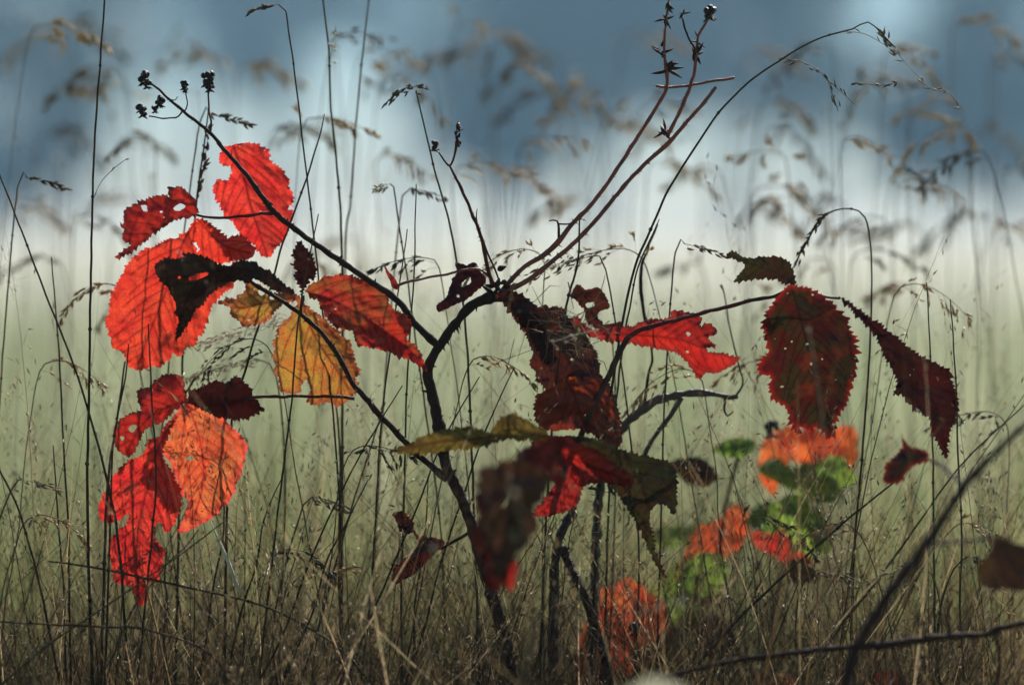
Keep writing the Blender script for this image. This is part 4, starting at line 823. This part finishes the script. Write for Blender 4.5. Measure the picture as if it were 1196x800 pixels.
panicle('fine drooping seed head right of the orange leaf', 365, 580, 1, 2.02, 40, hm=DS, cnt=26, ln=9, wd=1.2, spr=3.5, drop=.8)
panicle('open pale seed head under the canes at the centre right', 690, 300, -1, 2.03, 70, hm=DS, cnt=30, ln=8, wd=1.1, spr=6, drop=.4)
panicle('bright fluffy seed head left of the amber leaf', 350, 372, -1, 2.05, 120, hm=FL_, cnt=90, ln=7, wd=.9, spr=5, drop=.2, base=395)
panicle('second fluffy seed head, lower, left of the amber leaf', 300, 420, -1, 2.07, 90, hm=SEED, cnt=60, ln=7, wd=.9, spr=5, drop=.2, base=330)
panicle('small tufted seed head beside the bud stem', 455, 215, -1, 2.05, 18, hm=FL_, cnt=16, ln=7, wd=1.4, spr=3, drop=.6)
panicle('dark seed head beside the tufted one', 480, 220, 1, 2.08, 40, hm=DS, cnt=16, ln=9, wd=1.4, spr=1.5, drop=.8)
panicle('pale seed head low between the blurred brambles at right', 955, 665, 1, 2.0, 60, hm=SEED, cnt=26, ln=9, wd=1.2, spr=3, drop=.5)
panicle('pale seed head low at right under the slanting cane', 1075, 660, -1, 1.98, 55, hm=SEED, cnt=26, ln=9, wd=1.2, spr=4, drop=.5)
panicle('brown seed head right of the slanting cane', 1130, 650, 1, 2.0, 60, hm=DS, cnt=22, ln=9, wd=1.3, spr=3, drop=.6)
def airy(label, px, py, dirx, d, L, group, hm, nb=7, sw=1.5, sl_=9, base=None, droop=.5, r=.8, mat=None):
    """open panicle: an arched axis with hair-thin side branches, each carrying a few spikelets"""
    base = px-dirx*random.uniform(0, 120) if base is None else base; sc = PX*d
    k = droop
    top = [(px+dirx*L, py+L*k), (px+dirx*L*.66, py+L*k*.42), (px+dirx*L*.3, py+L*k*.08), (px, py+2), (px-dirx*L*.22, py+L*.22)]
    pts = [(a, b, .35+.1*i_, d) for i_, (a, b) in enumerate(top)]
    x0, y0 = top[-1]
    for t in (.12, .3, .5, .75, 1): pts.append((x0+(base-x0)*t**.8+random.uniform(-3, 3), y0+(806-y0)*t, r*(.7+.5*t), d))
    W, rad = path3(pts, 9); W = jitter_path(W, rad, .0004); W, rad = to_ground(W, rad); o = Vector((W[-1].x, W[-1].y, 0)); root = empty('grass_stalk', o)
    tag(root, label, 'grass stalk', group); mb = MB(); mb.tube(W, rad, 4); mb.build('stalk', mat or random.choice((S_, D_, PU)), root)
    H, _ = path3([(a, b, .4, d) for a, b in top], 2.0); hb = MB()
    for b_ in range(nb):
        f = b_/max(1, nb-1); i_ = int(f*(len(H)-2)); p = H[i_]; ax = (H[i_]-H[i_+1]).normalized()
        bl = L*sc*(.12+.38*f)*random.uniform(.6, 1.2)
        side = Vector((random.gauss(0, .5), random.gauss(0, .5), random.gauss(-.35, .35)))
        dd = (ax+side).normalized(); q1 = p+dd*bl*.5; q2 = p+dd*bl+Vector((0, 0, -bl*.28))
        hb.tube([p, q1, q2], [.3*sc, .25*sc, .18*sc], 3)
        for m_ in range(random.randint(5, 9)):
            u = random.uniform(.35, 1.05); c = p+(q1-p)*min(1, u*2) if u < .5 else q1+(q2-q1)*((u-.5)*2)
            hb.spindle(c, dd+Vector((random.gauss(0, .3), random.gauss(0, .3), random.gauss(-.25, .3))), sl_*sc*random.uniform(.7, 1.2), sw*sc*random.uniform(.7, 1.2), 4)
    hb.build('seed_head', hm, root); return root
SEED2 = grass_mat('translucent husk', [(0, (.50, .38, .22)), (1, (.50, .38, .22))], .6, .35, .03)
def zone(x):
    for lim, nm in ((110, 'at the far left edge'), (330, 'near the berries and upper red leaves'), (480, 'between red leaf and bud stem'), (640, 'behind the bud stem'), (850, 'beside the forked red canes'), (1010, 'over the long arching stalk')):
        if x < lim: return nm
    return 'at the far right edge'
heads_at = [(20,235,1,2.5,55),(70,40,-1,2.8,60),(95,30,1,2.7,50),(200,48,1,2.6,60),(240,60,-1,2.5,50),(290,75,1,2.5,60),(545,25,1,2.5,70),(585,45,1,2.5,50),(600,75,1,2.4,60),(640,60,-1,2.5,70),
      (660,100,1,2.4,60),(620,160,1,2.3,60),(600,205,1,2.28,55),(720,130,1,2.4,60),(690,95,-1,2.5,50),(770,185,1,2.35,60),(800,150,-1,2.5,60),(830,195,-1,2.4,50),(880,240,1,2.4,60),(905,150,1,2.5,50),(1010,90,1,2.4,55),(1045,55,1,2.35,55),
      (1075,130,1,2.3,60),(1110,120,-1,2.35,60),(1050,200,1,2.3,40),(1170,60,1,2.5,60),(1150,150,1,2.6,60),(430,60,1,2.4,60),(455,90,1,2.35,60),(490,75,-1,2.5,60),(330,145,1,2.3,60),(150,160,1,2.4,50),(60,150,1,2.6,60),(190,320,-1,2.2,70),(560,60,-1,2.7,60),(400,40,1,2.25,50),
      (450,180,1,2.3,50),(1010,290,1,2.25,70),(880,60,1,2.7,60),(100,250,1,2.3,60),(60,300,-1,2.3,60),(1140,250,-1,2.5,60),(740,40,1,2.7,60),(960,300,-1,2.3,70)]
for k in range(34): heads_at.append((random.randint(10, 1190), random.randint(20, 330), random.choice((-1, 1)), random.uniform(2.12, 2.6), random.randint(40, 75)))
for (px, py, dx, d, L) in heads_at:
    airy('blurred grass head drooping %s %s%s' % ('right' if dx > 0 else 'left', zone(px), ', low down' if py > 190 else ', high up' if py < 80 else ''), px, py, dx, d, L, 'blurred grass heads '+zone(px),
         random.choice((SEED, SEED2, SEED2, DS)), nb=random.randint(6, 10), sw=random.uniform(1.0, 1.7), sl_=random.uniform(9, 15), droop=random.uniform(.05, .9), r=random.uniform(.5, .9))
for n_, (px, py, dx, d, L, lab) in enumerate([(300,395,-1,2.03,80,'sharp open grass head left of the amber leaf'),(420,520,1,2.0,60,'fine open grass head under the low branch'),(560,415,1,2.02,60,'fine open grass head inside the main fork'),(620,290,-1,2.04,70,'fine open grass head above the fork'),
      (735,290,-1,2.05,80,'fine open grass head under the canes'),(690,560,1,2.0,60,'fine open grass head by the slim bramble stem'),(805,430,-1,2.04,70,'dark open grass head by the bare cane'),(60,420,1,2.04,60,'open grass head at the left edge at mid height'),
      (40,600,1,2.0,60,'open grass head at the left edge low down'),(330,640,1,2.0,60,'open grass head low, right of the lowest leaf'),(420,660,-1,2.0,50,'open grass head low, left of the shrivelled leaf'),(880,600,1,2.04,70,'open grass head before the green background leaves'),
      (990,610,-1,2.0,60,'open grass head left of the slanting front cane'),(1120,610,1,2.03,60,'open grass head right of the slanting front cane'),(1160,480,-1,2.06,70,'open grass head at the right edge at mid height'),(230,560,-1,2.05,50,'open grass head behind the orange leaf'),
      (500,300,-1,2.05,60,'open grass head left of the small holed leaf'),(900,420,-1,2.07,60,'open grass head left of the big hanging leaf'),(1060,330,1,2.06,70,'open grass head above the rolled maroon leaf'),(130,330,-1,2.05,60,'open grass head left of the biggest red leaf')]):
    airy(lab, px, py, dx, d, L, None, random.choice((DS, SEED2, SEED2)), nb=11, sw=1.2, sl_=8, droop=random.uniform(.2, .8), r=.8)
def tuft(px, py, d, r_, label, group, base):  # added pale fluff balls that blur into bokeh glints and smudges
    k = Vector(P(base, 800, d)); root = empty('glint_stand_in', (k.x, k.y, 0)); tag(root, label, 'glint stand-in', group)
    c = P(px, py, d); mb = MB(); mb.tube([c, (c+k)/2+Vector((.01, 0, .01)), k, Vector((k.x, k.y, -.01))], [.0004, .0005, .0007, .0008], 4); mb.build('stalk', M['straw'], root)
    hb = MB()
    for j in range(40):
        dd = Vector((random.gauss(0, 1), random.gauss(0, 1), random.gauss(.2, 1))).normalized(); hb.spindle(c, dd, r_*PX*d*random.uniform(.5, .9), r_*PX*d*.16, 4)
    hb.build('fluff', M['fluff'], root)
for (px, py, d, r_) in [(48,235,2.7,8),(66,184,2.6,6),(12,80,2.8,7),(34,20,3.0,7),(62,28,2.9,6),(135,138,2.7,7),(388,42,2.35,5),(392,56,2.35,5),(675,88,2.9,8),(965,128,2.6,5),(905,178,2.6,6),(1165,62,2.4,5),(228,110,2.4,4),(560,190,2.35,5),(178,205,2.3,4),(300,205,2.5,5)]:
    tuft(px, py, d, r_, 'added pale tuft for a bokeh glint, '+zone(px)+(', high up' if py < 60 else ''), 'bokeh glint stand-ins behind '+zone(px), px+random.uniform(-70, 70))
for (px, py, d, r_, l) in [(506,640,1.72,5,'added pale tuft for a bokeh smudge over the small shrivelled leaf'),(600,575,1.62,6,'added pale tuft for a bokeh smudge over the big brown leaf in front'),(945,385,1.80,4,'added pale tuft for a bokeh smudge over the big hanging mottled leaf')]:
    tuft(px, py, d, r_, l, None, px+random.uniform(-20, 20))
wl = empty('withered_leaf', P(770, 820, 1.55)); ORIG[wl.name] = Vector(P(770, 820, 1.55)); tag(wl, 'pale bleached leaf lying out of focus at the bottom edge right of centre', 'leaf')
PALE = leaf_mat('bleached leaf', (.52, .50, .42), (.42, .42, .33), (.3, .25, .2), .5, seed=40, spots=.2)
leaf(wl, [(700,822),(730,808),(757,793),(778,794),(800,806),(825,824),(810,850),(760,858),(720,845)], [(710,820),(765,810),(828,815)], PALE, 1.55, (.1,1.5), .3, .2, grid=3.5, name='blade')
# out of focus wisps close to the lens side
for (px, py, dx, d, L) in [(700,385,-1,1.93,60),(800,700,-1,1.78,50)]:
    panicle({700: 'pale wisp of dry grass over the red leaf right of the heap', 985: 'pale wisp of dry grass across the slanting front cane', 800: 'pale wisp of dry grass below the green leaf tail'}[px], px, py, dx, d, L, None, hm=FL_, cnt=8, ln=6, wd=1.0, spr=5)
# dry grass caught on the withered leaves
dg = MB()
for k in range(60):
    a = P(660+random.gauss(0, 20), 385+random.gauss(0, 16), 1.975+random.gauss(0, .006)); b = a+Vector((random.gauss(.3, 1), random.gauss(0, .3), random.gauss(-.2, 1)))*.008; c = b+Vector((random.gauss(.2, 1), random.gauss(0, .3), random.gauss(-.5, 1)))*.008
    dg.tube([a, b, c], [.00018, .00025, .0001], 4)
o = dg.build('dry_grass_tuft', M['straw'], None, P(660, 390, 1.975)); tag(o, 'tuft of dry straw snagged on the withered heap of leaves', 'straw tuft')
